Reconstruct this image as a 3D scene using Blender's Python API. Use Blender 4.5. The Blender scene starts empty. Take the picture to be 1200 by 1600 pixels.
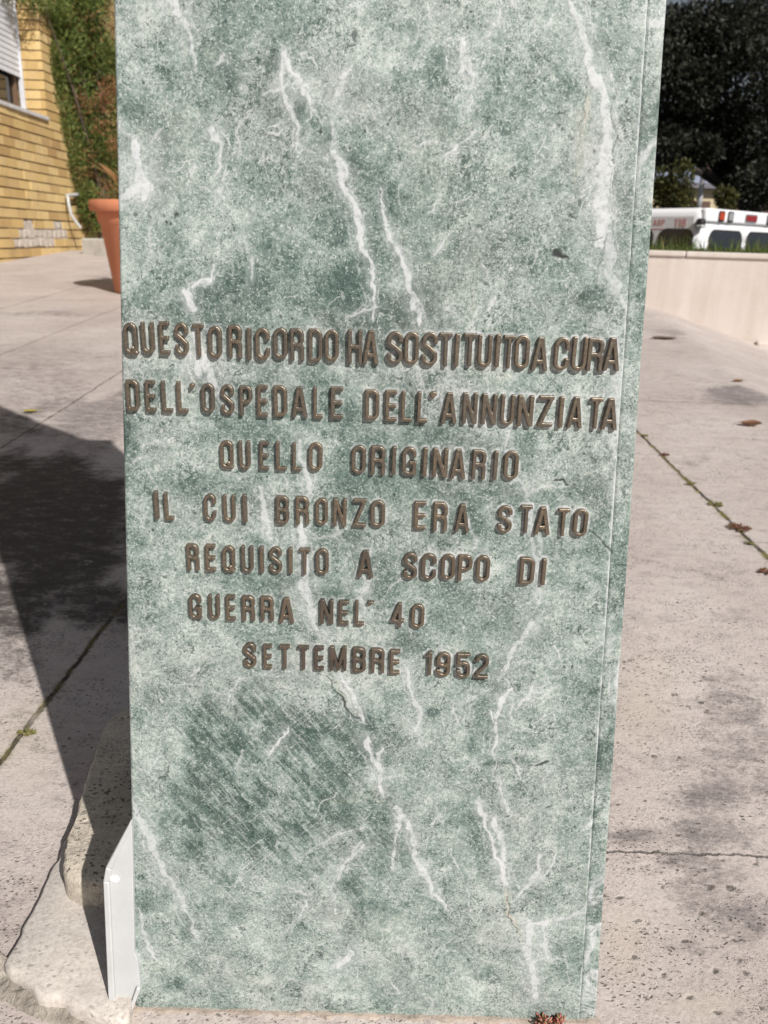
import bpy, math, random
import numpy as np
from mathutils import Vector

random.seed(7)
RNG = np.random.default_rng(11)
SC = bpy.context.scene
COL = SC.collection
R = math.radians

# ------------------------------------------------------------------ camera, sky, sun, exposure
F_PX = 1290.0            # focal length in pixels of the 1200 x 1600 photograph
PITCH = R(18.3)
ROLL = math.atan(0.030)
EYE = 0.65
SUN = Vector((0.53, -0.85, 0.81)).normalized()
SUN_EL = math.asin(SUN.z)
SUN_ROT = math.atan2(SUN.x, SUN.y)

cam_d = bpy.data.cameras.new('camera')
cam = bpy.data.objects.new('camera', cam_d)
COL.objects.link(cam)
SC.camera = cam
cam_d.sensor_fit = 'VERTICAL'
cam_d.sensor_height = 36.0
cam_d.lens = F_PX / 1600 * 36.0
cam_d.clip_start = 0.02
cam_d.clip_end = 2000
cam_d.dof.use_dof = True
cam_d.dof.focus_distance = 0.60
cam_d.dof.aperture_fstop = 15.0
_c, _s = math.cos(ROLL), math.sin(ROLL)
_fw = Vector((0, math.cos(PITCH), -math.sin(PITCH)))
_dn = Vector((0, -math.sin(PITCH), -math.cos(PITCH)))
_rt = Vector((1, 0, 0))
_ix = _rt * _c - _dn * _s          # world direction of image +x
_iy = _rt * _s + _dn * _c          # world direction of image +y (down)
from mathutils import Matrix
m = Matrix((_ix, -_iy, -_fw)).transposed().to_4x4()
m.translation = Vector((0, 0, EYE))
cam.matrix_world = m

world = bpy.data.worlds.new('World')
SC.world = world
world.use_nodes = True
wn = world.node_tree
wn.nodes.clear()
sky = wn.nodes.new('ShaderNodeTexSky')
sky.sky_type = 'NISHITA'
sky.sun_disc = False
sky.sun_elevation = SUN_EL
sky.sun_rotation = SUN_ROT
sky.dust_density = 1.5
bg = wn.nodes.new('ShaderNodeBackground')
bg.inputs['Strength'].default_value = 0.05
wo = wn.nodes.new('ShaderNodeOutputWorld')
hsv = wn.nodes.new('ShaderNodeHueSaturation')      # hazy, whitish midday sky
hsv.inputs['Saturation'].default_value = 0.45
wn.links.new(sky.outputs[0], hsv.inputs['Color'])
wn.links.new(hsv.outputs[0], bg.inputs[0])
wn.links.new(bg.outputs[0], wo.inputs[0])

sun_d = bpy.data.lights.new('sun', 'SUN')
sun_d.energy = 4.6
sun_d.angle = R(0.5)
sun_d.color = (1.0, 0.962, 0.915)
sun = bpy.data.objects.new('sun', sun_d)
sun.rotation_euler = SUN.to_track_quat('Z', 'Y').to_euler()
COL.objects.link(sun)

SC.view_settings.view_transform = 'Standard'
SC.view_settings.look = 'None'
SC.view_settings.gamma = 1.0
SC.view_settings.exposure = 0.2

# ------------------------------------------------------------------ surveying helpers (photo points -> places)
SLOPE = 0.045

def ray(x, y):
    u = (x - 600) / F_PX
    v = (y - 800) / F_PX
    return _fw + _ix * u + _iy * v

def G(x, y, z=0.0):                 # point on the sloping square, z above it
    d = ray(x, y)
    t = (z - EYE) / (d.z - SLOPE * d.y)
    return d * t + Vector((0, 0, EYE))

def FY(x, y, Y):                    # point in the vertical plane y = Y
    d = ray(x, y)
    return d * (Y / d.y) + Vector((0, 0, EYE))

def FX(x, y, X):                    # point in the vertical plane x = X
    d = ray(x, y)
    return d * (X / d.x) + Vector((0, 0, EYE))

# ------------------------------------------------------------------ numpy noise
def _hash(ix, iy, seed):
    n = (ix.astype(np.int64) * 374761393 + iy.astype(np.int64) * 668265263 + seed * 974711) & 0x7fffffff
    n = ((n ^ (n >> 13)) * 1274126177) & 0x7fffffff
    n = (n ^ (n >> 16)) & 0xffff
    return n.astype(np.float32) / 65535.0

def vnoise(x, y, seed=0):
    ix = np.floor(x); iy = np.floor(y)
    fx = x - ix; fy = y - iy
    fx = fx * fx * fx * (fx * (fx * 6 - 15) + 10); fy = fy * fy * fy * (fy * (fy * 6 - 15) + 10)
    a = _hash(ix, iy, seed); b = _hash(ix + 1, iy, seed)
    c = _hash(ix, iy + 1, seed); d = _hash(ix + 1, iy + 1, seed)
    return (a * (1 - fx) + b * fx) * (1 - fy) + (c * (1 - fx) + d * fx) * fy

def fbm(x, y, seed=0, octs=4, gain=0.5):
    s = 0; a = 1; t = 0
    for o in range(octs):
        s = s + a * vnoise(x * 2 ** o + 17.3 * o, y * 2 ** o + 9.1 * o, seed + o * 7)
        t += a; a *= gain
    return s / t

def sstep(a, b, x):
    t = np.clip((x - a) / (b - a), 0, 1)
    return t * t * (3 - 2 * t)

# ------------------------------------------------------------------ object helpers
def link(name, me, parent=None, mat=None):
    o = bpy.data.objects.new(name, me)
    COL.objects.link(o)
    if parent is not None:
        o.parent = parent
    if mat is not None and me is not None:
        me.materials.clear()
        me.materials.append(mat)
    return o

def tag(o, label=None, cat=None, group=None, kind=None):
    if label: o['label'] = label
    if cat: o['category'] = cat
    if group: o['group'] = group
    if kind: o['kind'] = kind
    return o

def empty(name, loc, label, cat, group=None, rz=0.0):
    o = bpy.data.objects.new(name, None)
    o.empty_display_size = 0.05
    o.location = loc
    o.rotation_euler = (0, 0, rz)
    COL.objects.link(o)
    return tag(o, label, cat, group)

def np_mesh(name, v, f, smooth=False):
    """v (n,3) float, f (m,k) int, all faces the same length"""
    me = bpy.data.meshes.new(name)
    v = np.asarray(v, np.float32); f = np.asarray(f, np.int32)
    k = f.shape[1]
    me.vertices.add(len(v)); me.vertices.foreach_set('co', v.ravel())
    me.loops.add(f.size); me.loops.foreach_set('vertex_index', f.ravel())
    me.polygons.add(len(f))
    me.polygons.foreach_set('loop_start', np.arange(0, f.size, k, dtype=np.int32))
    me.polygons.foreach_set('use_smooth', np.full(len(f), smooth))
    me.update(calc_edges=True)
    return me

class MB:
    """collects boxes, prisms, tubes; builds ONE mesh object"""
    def __init__(self): self.v = []; self.f = []
    def add(self, v, f):
        n = len(self.v)
        self.v += [tuple(p) for p in v]
        self.f += [tuple(i + n for i in q) for q in f]
        return self
    def box(self, a, b):
        x0, y0, z0 = a; x1, y1, z1 = b
        return self.add([(x0,y0,z0),(x1,y0,z0),(x1,y1,z0),(x0,y1,z0),(x0,y0,z1),(x1,y0,z1),(x1,y1,z1),(x0,y1,z1)],
                        [(0,3,2,1),(4,5,6,7),(0,1,5,4),(1,2,6,5),(2,3,7,6),(3,0,4,7)])
    def hexa(self, bot, top):
        return self.add(list(bot) + list(top), [(3,2,1,0),(4,5,6,7),(0,1,5,4),(1,2,6,5),(2,3,7,6),(3,0,4,7)])
    def prism(self, pts, d):
        """polygon pts (list of Vector) extruded along Vector d"""
        n = len(pts)
        v = [Vector(p) for p in pts] + [Vector(p) + Vector(d) for p in pts]
        f = [tuple(range(n - 1, -1, -1)), tuple(range(n, 2 * n))] + [(i, (i + 1) % n, n + (i + 1) % n, n + i) for i in range(n)]
        return self.add(v, f)
    def tube(self, pts, r, seg=8, cap=True):
        pts = [Vector(p) for p in pts]
        if not isinstance(r, (list, tuple)): r = [r] * len(pts)
        rings = []
        for i, p in enumerate(pts):
            t = (pts[min(i + 1, len(pts) - 1)] - pts[max(i - 1, 0)]).normalized()
            a = t.orthogonal().normalized() if i == 0 else (rings_a - t * rings_a.dot(t)).normalized()
            rings_a = a
            b = t.cross(a)
            rings.append([p + (a * math.cos(k * 2 * math.pi / seg) + b * math.sin(k * 2 * math.pi / seg)) * r[i] for k in range(seg)])
        v = [q for rg in rings for q in rg]
        f = []
        for i in range(len(pts) - 1):
            for k in range(seg):
                k2 = (k + 1) % seg
                f.append((i * seg + k, i * seg + k2, (i + 1) * seg + k2, (i + 1) * seg + k))
        if cap:
            f.append(tuple(range(seg - 1, -1, -1))); f.append(tuple((len(pts) - 1) * seg + k for k in range(seg)))
        return self.add(v, f)
    def lathe(self, prof, seg=32, centre=(0, 0, 0)):
        cx, cy, cz = centre
        v = []; f = []
        for r, z in prof:
            for k in range(seg):
                a = 2 * math.pi * k / seg
                v.append((cx + r * math.cos(a), cy + r * math.sin(a), cz + z))
        for i in range(len(prof) - 1):
            for k in range(seg):
                k2 = (k + 1) % seg
                f.append((i * seg + k, i * seg + k2, (i + 1) * seg + k2, (i + 1) * seg + k))
        f.append(tuple(range(seg - 1, -1, -1))); f.append(tuple((len(prof) - 1) * seg + k for k in range(seg)))
        return self.add(v, f)
    def build(self, name, mat, parent=None, bevel=0, segs=2, smooth=False, sub=0):
        me = bpy.data.meshes.new(name)
        me.from_pydata(self.v, [], self.f)
        me.validate()
        import bmesh
        bm = bmesh.new(); bm.from_mesh(me)
        bmesh.ops.recalc_face_normals(bm, faces=bm.faces)
        bm.to_mesh(me); bm.free()
        o = link(name, me, parent, mat)
        if bevel:
            b = o.modifiers.new('bevel', 'BEVEL'); b.width = bevel; b.segments = segs; b.limit_method = 'ANGLE'; b.angle_limit = R(35)
        if sub:
            s = o.modifiers.new('sub', 'SUBSURF'); s.levels = sub; s.render_levels = sub
        if smooth:
            for p in me.polygons: p.use_smooth = True
            if not sub:
                try: me.set_sharp_from_angle(angle=R(40))
                except Exception: pass
        return o

# ------------------------------------------------------------------ material helper
class NT:
    def __init__(self, name):
        self.m = bpy.data.materials.new(name); self.m.use_nodes = True
        self.t = self.m.node_tree; self.t.nodes.clear()
        self.out = self.n('ShaderNodeOutputMaterial')
        self.p = self.n('ShaderNodeBsdfPrincipled')
        self.l(self.p.outputs[0], self.out.inputs[0])
        self._co = None
    def n(self, t, **kw):
        nd = self.t.nodes.new(t)
        for k, v in kw.items(): setattr(nd, k, v)
        return nd
    def l(self, a, b): self.t.links.new(a, b)
    def put(self, sock, val):
        if hasattr(val, 'links') or isinstance(val, bpy.types.NodeSocket): self.l(val, sock)
        elif isinstance(val, (tuple, list)) and len(val) == 3 and sock.type == 'RGBA': sock.default_value = (*val, 1)
        else: sock.default_value = val
    def co(self):
        if self._co is None: self._co = self.n('ShaderNodeTexCoord').outputs['Object']
        return self._co
    def math(self, op, a, b=0.0, c=0.0, clamp=False):
        nd = self.n('ShaderNodeMath', operation=op, use_clamp=clamp)
        self.put(nd.inputs[0], a); self.put(nd.inputs[1], b); self.put(nd.inputs[2], c)
        return nd.outputs[0]
    def scale(self, v, s):
        nd = self.n('ShaderNodeVectorMath', operation='MULTIPLY'); self.put(nd.inputs[0], v); nd.inputs[1].default_value = s
        return nd.outputs[0]
    def noise(self, s, detail=4, rough=0.55, vec=None, dist=0.0, color=False):
        nd = self.n('ShaderNodeTexNoise'); self.put(nd.inputs['Vector'], vec if vec is not None else self.co())
        nd.inputs['Scale'].default_value = s; nd.inputs['Detail'].default_value = detail
        nd.inputs['Roughness'].default_value = rough; nd.inputs['Distortion'].default_value = dist
        return nd.outputs[1 if color else 0]
    def voro(self, s, vec=None, feature='F1', out=0, rnd=1.0):
        nd = self.n('ShaderNodeTexVoronoi', feature=feature); self.put(nd.inputs['Vector'], vec if vec is not None else self.co())
        nd.inputs['Scale'].default_value = s
        nd.inputs['Randomness'].default_value = rnd
        return nd.outputs[out]
    def rng(self, v, a, b, c=0.0, d=1.0, smooth=False):
        nd = self.n('ShaderNodeMapRange'); nd.interpolation_type = 'SMOOTHSTEP' if smooth else 'LINEAR'
        self.put(nd.inputs[0], v)
        for i, q in enumerate((a, b, c, d)): self.put(nd.inputs[i + 1], q)
        return nd.outputs[0]
    def mix(self, fac, a, b, blend='MIX'):
        nd = self.n('ShaderNodeMix', data_type='RGBA', blend_type=blend)
        self.put(nd.inputs[0], fac); self.put(nd.inputs[6], a); self.put(nd.inputs[7], b)
        return nd.outputs[2]
    def bump(self, h, strength=0.3, dist=0.002, normal=None):
        nd = self.n('ShaderNodeBump'); self.put(nd.inputs['Height'], h)
        nd.inputs['Strength'].default_value = strength; nd.inputs['Distance'].default_value = dist
        if normal is not None: self.l(normal, nd.inputs['Normal'])
        return nd.outputs[0]
    def attr(self, name): return self.n('ShaderNodeAttribute', attribute_name=name)
    def island(self): return self.n('ShaderNodeNewGeometry').outputs['Random Per Island']
    def fin(self, color, rough=0.6, normal=None, metal=0.0, spec=0.5):
        self.put(self.p.inputs['Base Color'], color); self.put(self.p.inputs['Roughness'], rough)
        self.put(self.p.inputs['Metallic'], metal); self.p.inputs['Specular IOR Level'].default_value = spec
        if normal is not None: self.l(normal, self.p.inputs['Normal'])
        return self.m

def simple(name, c, rough=0.6, var=0.15, s=20.0, metal=0.0, bump=0.0, bs=None, dirt=None, spec=0.5):
    t = NT(name)
    nz = t.noise(s, 5, 0.6)
    f = t.rng(nz, 0.3, 0.7)
    lo = tuple(q * (1 - var) for q in c); hi = tuple(min(1, q * (1 + var)) for q in c)
    col = t.mix(f, lo, hi)
    if dirt:
        col = t.mix(t.math('MULTIPLY', t.rng(t.noise(s * 0.37, 6, 0.65), 0.52, 0.75), dirt[1]), col, dirt[0])
    nb = None
    if bump: nb = t.bump(t.noise(bs or s * 4, 5, 0.6), bump, 0.004)
    return t.fin(col, rough, nb, metal, spec)

def leaf_mat(name, cols, trans=0.25, rough=0.55):
    t = NT(name)
    r = t.n('ShaderNodeValToRGB')
    t.l(t.island(), r.inputs[0])
    cr = r.color_ramp
    for i, (pos, c) in enumerate(cols):
        e = cr.elements[i] if i < 2 else cr.elements.new(pos)
        e.position = pos; e.color = (*c, 1)
    t.fin(r.outputs[0], rough, spec=0.3)
    tr = t.n('ShaderNodeBsdfTranslucent'); t.l(r.outputs[0], tr.inputs[0])
    mx = t.n('ShaderNodeMixShader'); mx.inputs[0].default_value = trans
    t.l(t.p.outputs[0], mx.inputs[1]); t.l(tr.outputs[0], mx.inputs[2]); t.l(mx.outputs[0], t.out.inputs[0])
    return t.m

def leaf_cloud(name, clumps, mat, parent=None, aspect=0.4, up=0.0, kind=None):
    """clumps: (centre, (rx,ry,rz), count, leaf length).  Leaf-sized rhombs, more of them towards the clump's outside."""
    Vs = []
    for c, r, n, s in clumps:
        d = RNG.normal(size=(n, 3)); d /= np.linalg.norm(d, axis=1)[:, None]
        rad = RNG.random((n, 1)) ** 0.45
        p = np.array(c) + d * rad * np.array(r)
        a = RNG.normal(size=(n, 3)) * 0.8 + d * 0.7 + np.array([0, 0, up]); a /= np.linalg.norm(a, axis=1)[:, None]
        b = np.cross(a, RNG.normal(size=(n, 3))); b /= np.linalg.norm(b, axis=1)[:, None]
        L = s * (0.6 + 0.8 * RNG.random((n, 1)))
        w = L * aspect
        nrm = np.cross(a, b)
        q = np.stack([p, p + a * L * .5 + b * w * .5 + nrm * L * .06, p + a * L, p + a * L * .5 - b * w * .5 + nrm * L * .06], 1)
        Vs.append(q.reshape(-1, 3))
    v = np.concatenate(Vs)
    f = np.arange(len(v)).reshape(-1, 4)
    o = link(name, np_mesh(name, v, f), parent, mat)
    if kind: o['kind'] = kind
    return o

# ================================================================== GROUND
P1 = G(1015, 478)
_d2 = ray(1200, 545)
_r2 = _d2.x / _d2.y
WSL = 0.35                                   # the low wall comes this much nearer per metre to the right
_t2 = (_r2 * P1.y - P1.x) / (1 + WSL * _r2)
P2 = Vector((P1.x + _t2, P1.y - WSL * _t2, 0)); P2.z = EYE + _d2.z * P2.y / _d2.y
PB = G(1200, 622)
_cn = Vector((P1.y - PB.y, PB.x - P1.x, 0)).normalized()       # across the crease, to the right
_k = (SLOPE * P2.y - P2.z) / max(1e-6, (P2 - P1).to_2d().dot(_cn.to_2d()))

def gz(x, y):
    x = np.asarray(x, float); y = np.asarray(y, float)
    s = (x - P1.x) * _cn.x + (y - P1.y) * _cn.y
    return SLOPE * np.clip(y, -8, 9.5) - _k * np.clip(s, 0, 1.6)

def axis(parts):
    out = [np.arange(a, b, st) for a, b, st in parts]
    return np.concatenate(out)
gx = axis([(-14, -4, .5), (-4, -1.9, .1), (-1.9, .16, .008), (.16, .48, .002), (.48, 1.3, .008), (1.3, 4.6, .06)])
gy = axis([(-8, -.5, .5), (-.5, .4, .1), (.4, .46, .008), (.46, .96, .002), (.96, 3.2, .008), (3.2, 9, .06), (9, 15, .5)])
X, Y = np.meshgrid(gx, gy)
Zg = gz(X, Y) + (fbm(X * 3, Y * 3, 5, 3) - .5) * .006
wd = ((X - P1.x) * WSL + (Y - P1.y)) / math.hypot(1, WSL)                   # distance behind the low wall
Zg = np.where((wd > 1.2) & (X > P1.x - 4.0), -1.6, Zg)
Zg = np.where(Y > 14.2, -1.6, Zg)
ny_, nx_ = X.shape
vid = np.arange(nx_ * ny_).reshape(ny_, nx_)
faces = np.stack([vid[:-1, :-1], vid[:-1, 1:], vid[1:, 1:], vid[1:, :-1]], -1).reshape(-1, 4)
g_me = np_mesh('paving', np.stack([X, Y, Zg], -1).reshape(-1, 3), faces, True)

# stains of the travertine, the black ones also painted to deepen the pillar's shadow; each a patch with its own centre and half-axes (found on the photo, placed on the square)
def gpatch(cx, cy, rx, ry):
    c = G(cx, cy)
    u = G(cx + rx, cy) - c
    if ry > 0:
        w = (G(cx, cy - ry) - G(cx, cy + ry)) / 2
        c = (G(cx, cy - ry) + G(cx, cy + ry)) / 2
    det = u.x * w.y - u.y * w.x
    a = ((X - c.x) * w.y - (Y - c.y) * w.x) / det
    b = (u.x * (Y - c.y) - u.y * (X - c.x)) / det
    return np.sqrt(a * a + b * b)
wob = (fbm(X * 9, Y * 5, 3, 5) - .5)
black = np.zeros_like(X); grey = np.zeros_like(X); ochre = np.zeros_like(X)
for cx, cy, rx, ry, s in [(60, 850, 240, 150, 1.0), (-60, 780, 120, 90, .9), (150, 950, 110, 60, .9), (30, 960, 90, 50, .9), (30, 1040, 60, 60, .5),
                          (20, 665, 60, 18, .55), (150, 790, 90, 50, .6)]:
    black = np.maximum(black, s * sstep(1.15, .55, gpatch(cx, cy, rx, ry) + wob * 1.1))  # black stain, spread over the cast shadow to deepen its shade too
for cx, cy, rx, ry, s in [(1140, 1100, 70, 40, .7), (1130, 1250, 120, 75, .9), (1000, 1305, 70, 25, 1.), (1090, 1350, 90, 30, .7), (1160, 1440, 70, 50, .75),
                          (1090, 1470, 50, 40, .5), (1160, 620, 90, 16, 1.), (1090, 720, 40, 12, .5), (1040, 970, 40, 14, .35), (1150, 960, 40, 16, .35),
                          (1140, 1060, 60, 14, .6), (90, 615, 120, 18, .5), (60, 490, 90, 5, .6), (60, 1120, 60, 50, .35), (1060, 1190, 60, 22, .4),
                          (1190, 1240, 60, 60, .7), (1120, 1300, 170, 45, .75), (1130, 1390, 120, 60, .6), (130, 660, 100, 55, .85), (50, 600, 130, 40, .5), (1150, 1160, 90, 60, .6), (1050, 520, 40, 5, .7), (80, 560, 130, 26, .35)]:
    grey = np.maximum(grey, s * sstep(1.2, .45, gpatch(cx, cy, rx, ry) + wob * 1.3))
for cx, cy, rx, ry, s in [(40, 1150, 60, 90, .6), (1010, 1090, 70, 120, .5), (980, 1480, 50, 80, .6), (1100, 1570, 110, 30, .5)]:
    ochre = np.maximum(ochre, s * sstep(1.2, .3, gpatch(cx, cy, rx, ry) + wob))
pits = np.zeros_like(X)
rp_ = random.Random(12)
PITS = [(1110, 1385, 10, 6), (1141, 1387, 12, 6), (1095, 1427, 9, 6), (1035, 1385, 5, 6), (990, 1497, 9, 5), (1035, 1525, 6, 8), (1120, 1517, 8, 10), (1155, 1503, 6, 9), (1165, 1520, 7, 8),
        (1075, 1560, 8, 6), (1122, 1582, 9, 5), (1190, 1575, 6, 4), (945, 1400, 9, 4), (970, 1402, 9, 4), (1060, 1182, 7, 4), (985, 1030, 5, 4), (1055, 1085, 8, 4), (1022, 1180, 8, 4), (1105, 1110, 6, 6),
        (1180, 1350, 6, 4), (1150, 1470, 10, 4), (1070, 1470, 9, 4), (1010, 1560, 6, 6), (1130, 1345, 6, 4), (1060, 1305, 9, 3), (1085, 1300, 8, 3), (990, 1440, 6, 4)]
for _ in range(26):                       # ragged flocks of small pits
    fx, fy = rp_.uniform(930, 1230), rp_.uniform(1040, 1620)
    for _ in range(rp_.randint(3, 9)):
        PITS.append((fx + rp_.gauss(0, 18), fy + rp_.gauss(0, 8), rp_.uniform(1.8, 4.2), rp_.uniform(1.2, 2.4)))
wob2 = (fbm(X * 230, Y * 300, 6, 4, .6) - .5) * 1.9
for cx, cy, rx, ry in PITS:
    rx *= .78; ry *= .72
    c = G(cx, cy)
    ja = max(0, np.searchsorted(gx, c.x - .03)); jb = np.searchsorted(gx, c.x + .03); ia = max(0, np.searchsorted(gy, c.y - .04)); ib = np.searchsorted(gy, c.y + .04)
    u = G(cx + rx, cy) - c; w_ = G(cx, cy - ry) - c
    det = u.x * w_.y - u.y * w_.x
    xx = X[ia:ib, ja:jb] - c.x; yy = Y[ia:ib, ja:jb] - c.y
    r_ = np.sqrt(((xx * w_.y - yy * w_.x) / det) ** 2 + ((u.x * yy - u.y * xx) / det) ** 2) + wob2[ia:ib, ja:jb] * 1.2
    pits[ia:ib, ja:jb] = np.maximum(pits[ia:ib, ja:jb], sstep(1.15, .6, r_) * min(1, .45 + rx / 12))
zz_ = Zg - pits * .0008
co_ = np.stack([X, Y, zz_], -1).astype(np.float32)
g_me.vertices.foreach_set('co', co_.ravel()); g_me.update()
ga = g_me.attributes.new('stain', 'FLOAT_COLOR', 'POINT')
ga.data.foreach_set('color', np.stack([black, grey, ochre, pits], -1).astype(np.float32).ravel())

def travertine(name, joints=False, base=((.47, .402, .372), (.58, .515, .48)), stains=False, pores=1.0, bumpk=1.0):
    t = NT(name)
    co = t.co()
    nb = t.noise(3.0, 6, .6)
    col = t.mix(t.rng(nb, .35, .65), base[0], base[1])
    bed = t.noise(9, 6, .65, t.scale(co, (1, 3.2, 1)), .6)                  # bedding of the stone
    col = t.mix(t.math('MULTIPLY', t.rng(bed, .5, .72), .35), col, (.56, .50, .46))
    fine = t.noise(260, 4, .7)
    col = t.mix(t.math('MULTIPLY', t.rng(fine, .42, .66), .42), col, (.27, .225, .2))
    grime = t.noise(22, 8, .72, t.scale(co, (1, 1.6, 1)))
    col = t.mix(t.math('MULTIPLY', t.rng(grime, .50, .70), .42), col, (.22, .19, .175))
    height = t.math('ADD', t.math('MULTIPLY', fine, .5), t.math('MULTIPLY', t.noise(110, 5, .7), .35))
    if stains:
        a = t.attr('stain')
        sp = t.n('ShaderNodeSeparateColor'); t.l(a.outputs['Color'], sp.inputs[0])
        gn = t.math('ADD', t.math('MULTIPLY', t.noise(24, 9, .8, t.scale(co, (1, 1.5, 1))), 1.6), t.math('MULTIPLY', t.noise(130, 6, .75, t.scale(co, (1, 1.6, 1))), .9))
        gm = t.rng(t.math('ADD', gn, t.math('MULTIPLY', sp.outputs[1], .47)), 1.35, 1.74)
        col = t.mix(t.math('MULTIPLY', sp.outputs[2], .55), col, (.50, .43, .345))
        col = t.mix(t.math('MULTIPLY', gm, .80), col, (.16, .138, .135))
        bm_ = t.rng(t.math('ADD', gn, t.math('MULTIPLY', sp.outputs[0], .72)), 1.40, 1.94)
        col = t.mix(t.math('MULTIPLY', bm_, .92), col, (.040, .035, .032))  # stain colour lowered so the pillar's shadow reads darker
        wl = t.math('MULTIPLY', t.rng(t.noise(17, 7, .75, t.scale(co, (1, 1.8, 1))), .64, .69), .55)  # pale lime flecks
        col = t.mix(wl, col, (.52, .49, .46))
    # pores of the travertine, in beds, of two sizes
    if pores:
        vec = t.n('ShaderNodeVectorMath', operation='ADD')
        t.l(co, vec.inputs[0])
        wv = t.n('ShaderNodeVectorMath', operation='SCALE'); t.l(t.noise(70, 3, .6, color=True), wv.inputs[0]); wv.inputs[3].default_value = .012
        t.l(wv.outputs[0], vec.inputs[1])
        flat = t.scale(vec.outputs[0], (1, 1.7, 1))
        pm = None
        for s, th, lo, hi, sd in ((60, .17, .47, .58, 5.0), (140, .24, .46, .57, 9.0), (26, .12, .52, .60, 2.5), (300, .24, .46, .60, 14.0)):
            v = t.voro(s, flat)
            zone = t.rng(t.noise(sd, 4, .6, t.scale(co, (1, 2.2, 1))), lo, hi)
            p_ = t.math('MULTIPLY', t.rng(v, th * 1.15, th * .75), zone)
            pm = p_ if pm is None else t.math('MAXIMUM', pm, p_)
        pm = t.math('MULTIPLY', pm, pores)
        col = t.mix(t.math('MULTIPLY', pm, .80), col, (.085, .07, .06))
        height = t.math('SUBTRACT', height, t.math('MULTIPLY', pm, 1.6))
    if stains:
        pa = a.outputs['Alpha']
        col = t.mix(t.math('MULTIPLY', t.rng(pa, .03, .2), .10), col, (.60, .55, .50))
        col = t.mix(t.math('MULTIPLY', t.math('MULTIPLY', t.rng(pa, .2, .85), t.rng(t.noise(420, 3, .7), .30, .55, .45, 1)), .92), col, t.mix(t.noise(300, 3), (.035, .03, .027), (.12, .10, .088)))
    if joints:
        wv2 = t.n('ShaderNodeVectorMath', operation='SCALE'); t.l(t.noise(34, 5, .65, color=True), wv2.inputs[0]); wv2.inputs[3].default_value = .016
        vv = t.n('ShaderNodeVectorMath', operation='ADD'); t.l(co, vv.inputs[0]); t.l(wv2.outputs[0], vv.inputs[1])
        sx = t.n('ShaderNodeSeparateXYZ'); t.l(vv.outputs[0], sx.inputs[0])
        jm = None; moss = None
        OFF = .008
        for (ax, ay), (bx, by), w, k, ms in JOINTS:
            L = math.hypot(bx - ax, by - ay); tx, ty = (bx - ax) / L, (by - ay) / L
            px_ = t.math('SUBTRACT', sx.outputs[0], ax + OFF); py_ = t.math('SUBTRACT', sx.outputs[1], ay + OFF)
            dd = t.math('ABSOLUTE', t.math('SUBTRACT', t.math('MULTIPLY', px_, -ty), t.math('MULTIPLY', py_, -tx)))
            al = t.math('ADD', t.math('MULTIPLY', px_, tx), t.math('MULTIPLY', py_, ty))
            ins = t.math('MULTIPLY', t.math('GREATER_THAN', al, 0.0), t.math('LESS_THAN', al, L))
            j = t.math('MULTIPLY', t.math('MULTIPLY', t.rng(dd, w * 1.25, w * .7), ins), k)
            jm = j if jm is None else t.math('MAXIMUM', jm, j)
            if ms:
                q = t.math('MULTIPLY', t.math('MULTIPLY', t.rng(dd, w * 2.6, w * .8), ins), ms)
                moss = q if moss is None else t.math('MAXIMUM', moss, q)
        wear = t.rng(t.noise(26, 5, .6), .33, .52, .45, 1)
        jm = t.math('MULTIPLY', jm, wear)
        col = t.mix(jm, col, (.055, .046, .04))
        mm = t.math('MULTIPLY', moss, t.rng(t.noise(30, 5, .6), .46, .58))
        col = t.mix(mm, col, t.mix(t.noise(200, 2), (.10, .095, .02), (.24, .20, .06)))
        height = t.math('SUBTRACT', height, t.math('MULTIPLY', jm, 2.2))
    nb2 = t.bump(height, .55 * bumpk, .0035)
    nb3 = t.bump(t.noise(28, 6, .62), .25, .006, nb2)
    return t.fin(col, .78, nb3, spec=.35)

def gp(x, y):
    q = G(x, y); return (q.x, q.y)
JOINTS = [
    ((.766, .2), (.766, 5.4), .0045, 1.0, .9),
    ((.20, .7285), (1.9, .7285), .0015, .8, 0),
    ((.766, 1.62), (2.2, 1.60), .002, .45, 0),
    (gp(0, 1190), gp(195, 940), .0038, 1.0, .55),
    (gp(195, 940), (-.425, 4.6), .003, .8, 0),
    ((-.475, .74), gp(0, 1190), .0038, 1.0, .8),
    ((-1.022, 1.2), (-1.004, 7.5), .003, .8, 0),
    ((-1.60, 1.6), (-1.58, 8.6), .003, .7, 0),
    ((-2.2, 2.6), (-2.18, 9), .004, .7, 0),
    ((.16, .95), (.16, 6), .003, .7, 0),
    ((-3, 1.99), (-.42, 1.985), .0025, .6, 0),
    ((-3.4, 3.16), (.16, 3.13), .003, .6, 0),
    ((-.42, 2.94), (2.6, 2.88), .004, .7, 0),
    ((-3.5, 4.75), (1.6, 4.70), .004, .7, 0),
    ((-3.5, 6.3), (1.3, 6.25), .005, .7, 0),
]
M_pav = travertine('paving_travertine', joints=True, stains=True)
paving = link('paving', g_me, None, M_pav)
tag(paving, kind='structure')

t_me = MB()
t_me.add([(-300, -300, -1.72), (300, -300, -1.72), (300, 300, -1.72), (-300, 300, -1.72)], [(0, 1, 2, 3)])
road = t_me.build('road', simple('asphalt', (.055, .055, .058), .85, .25, 6, bump=.3, bs=90)); tag(road, kind='structure')

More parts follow.
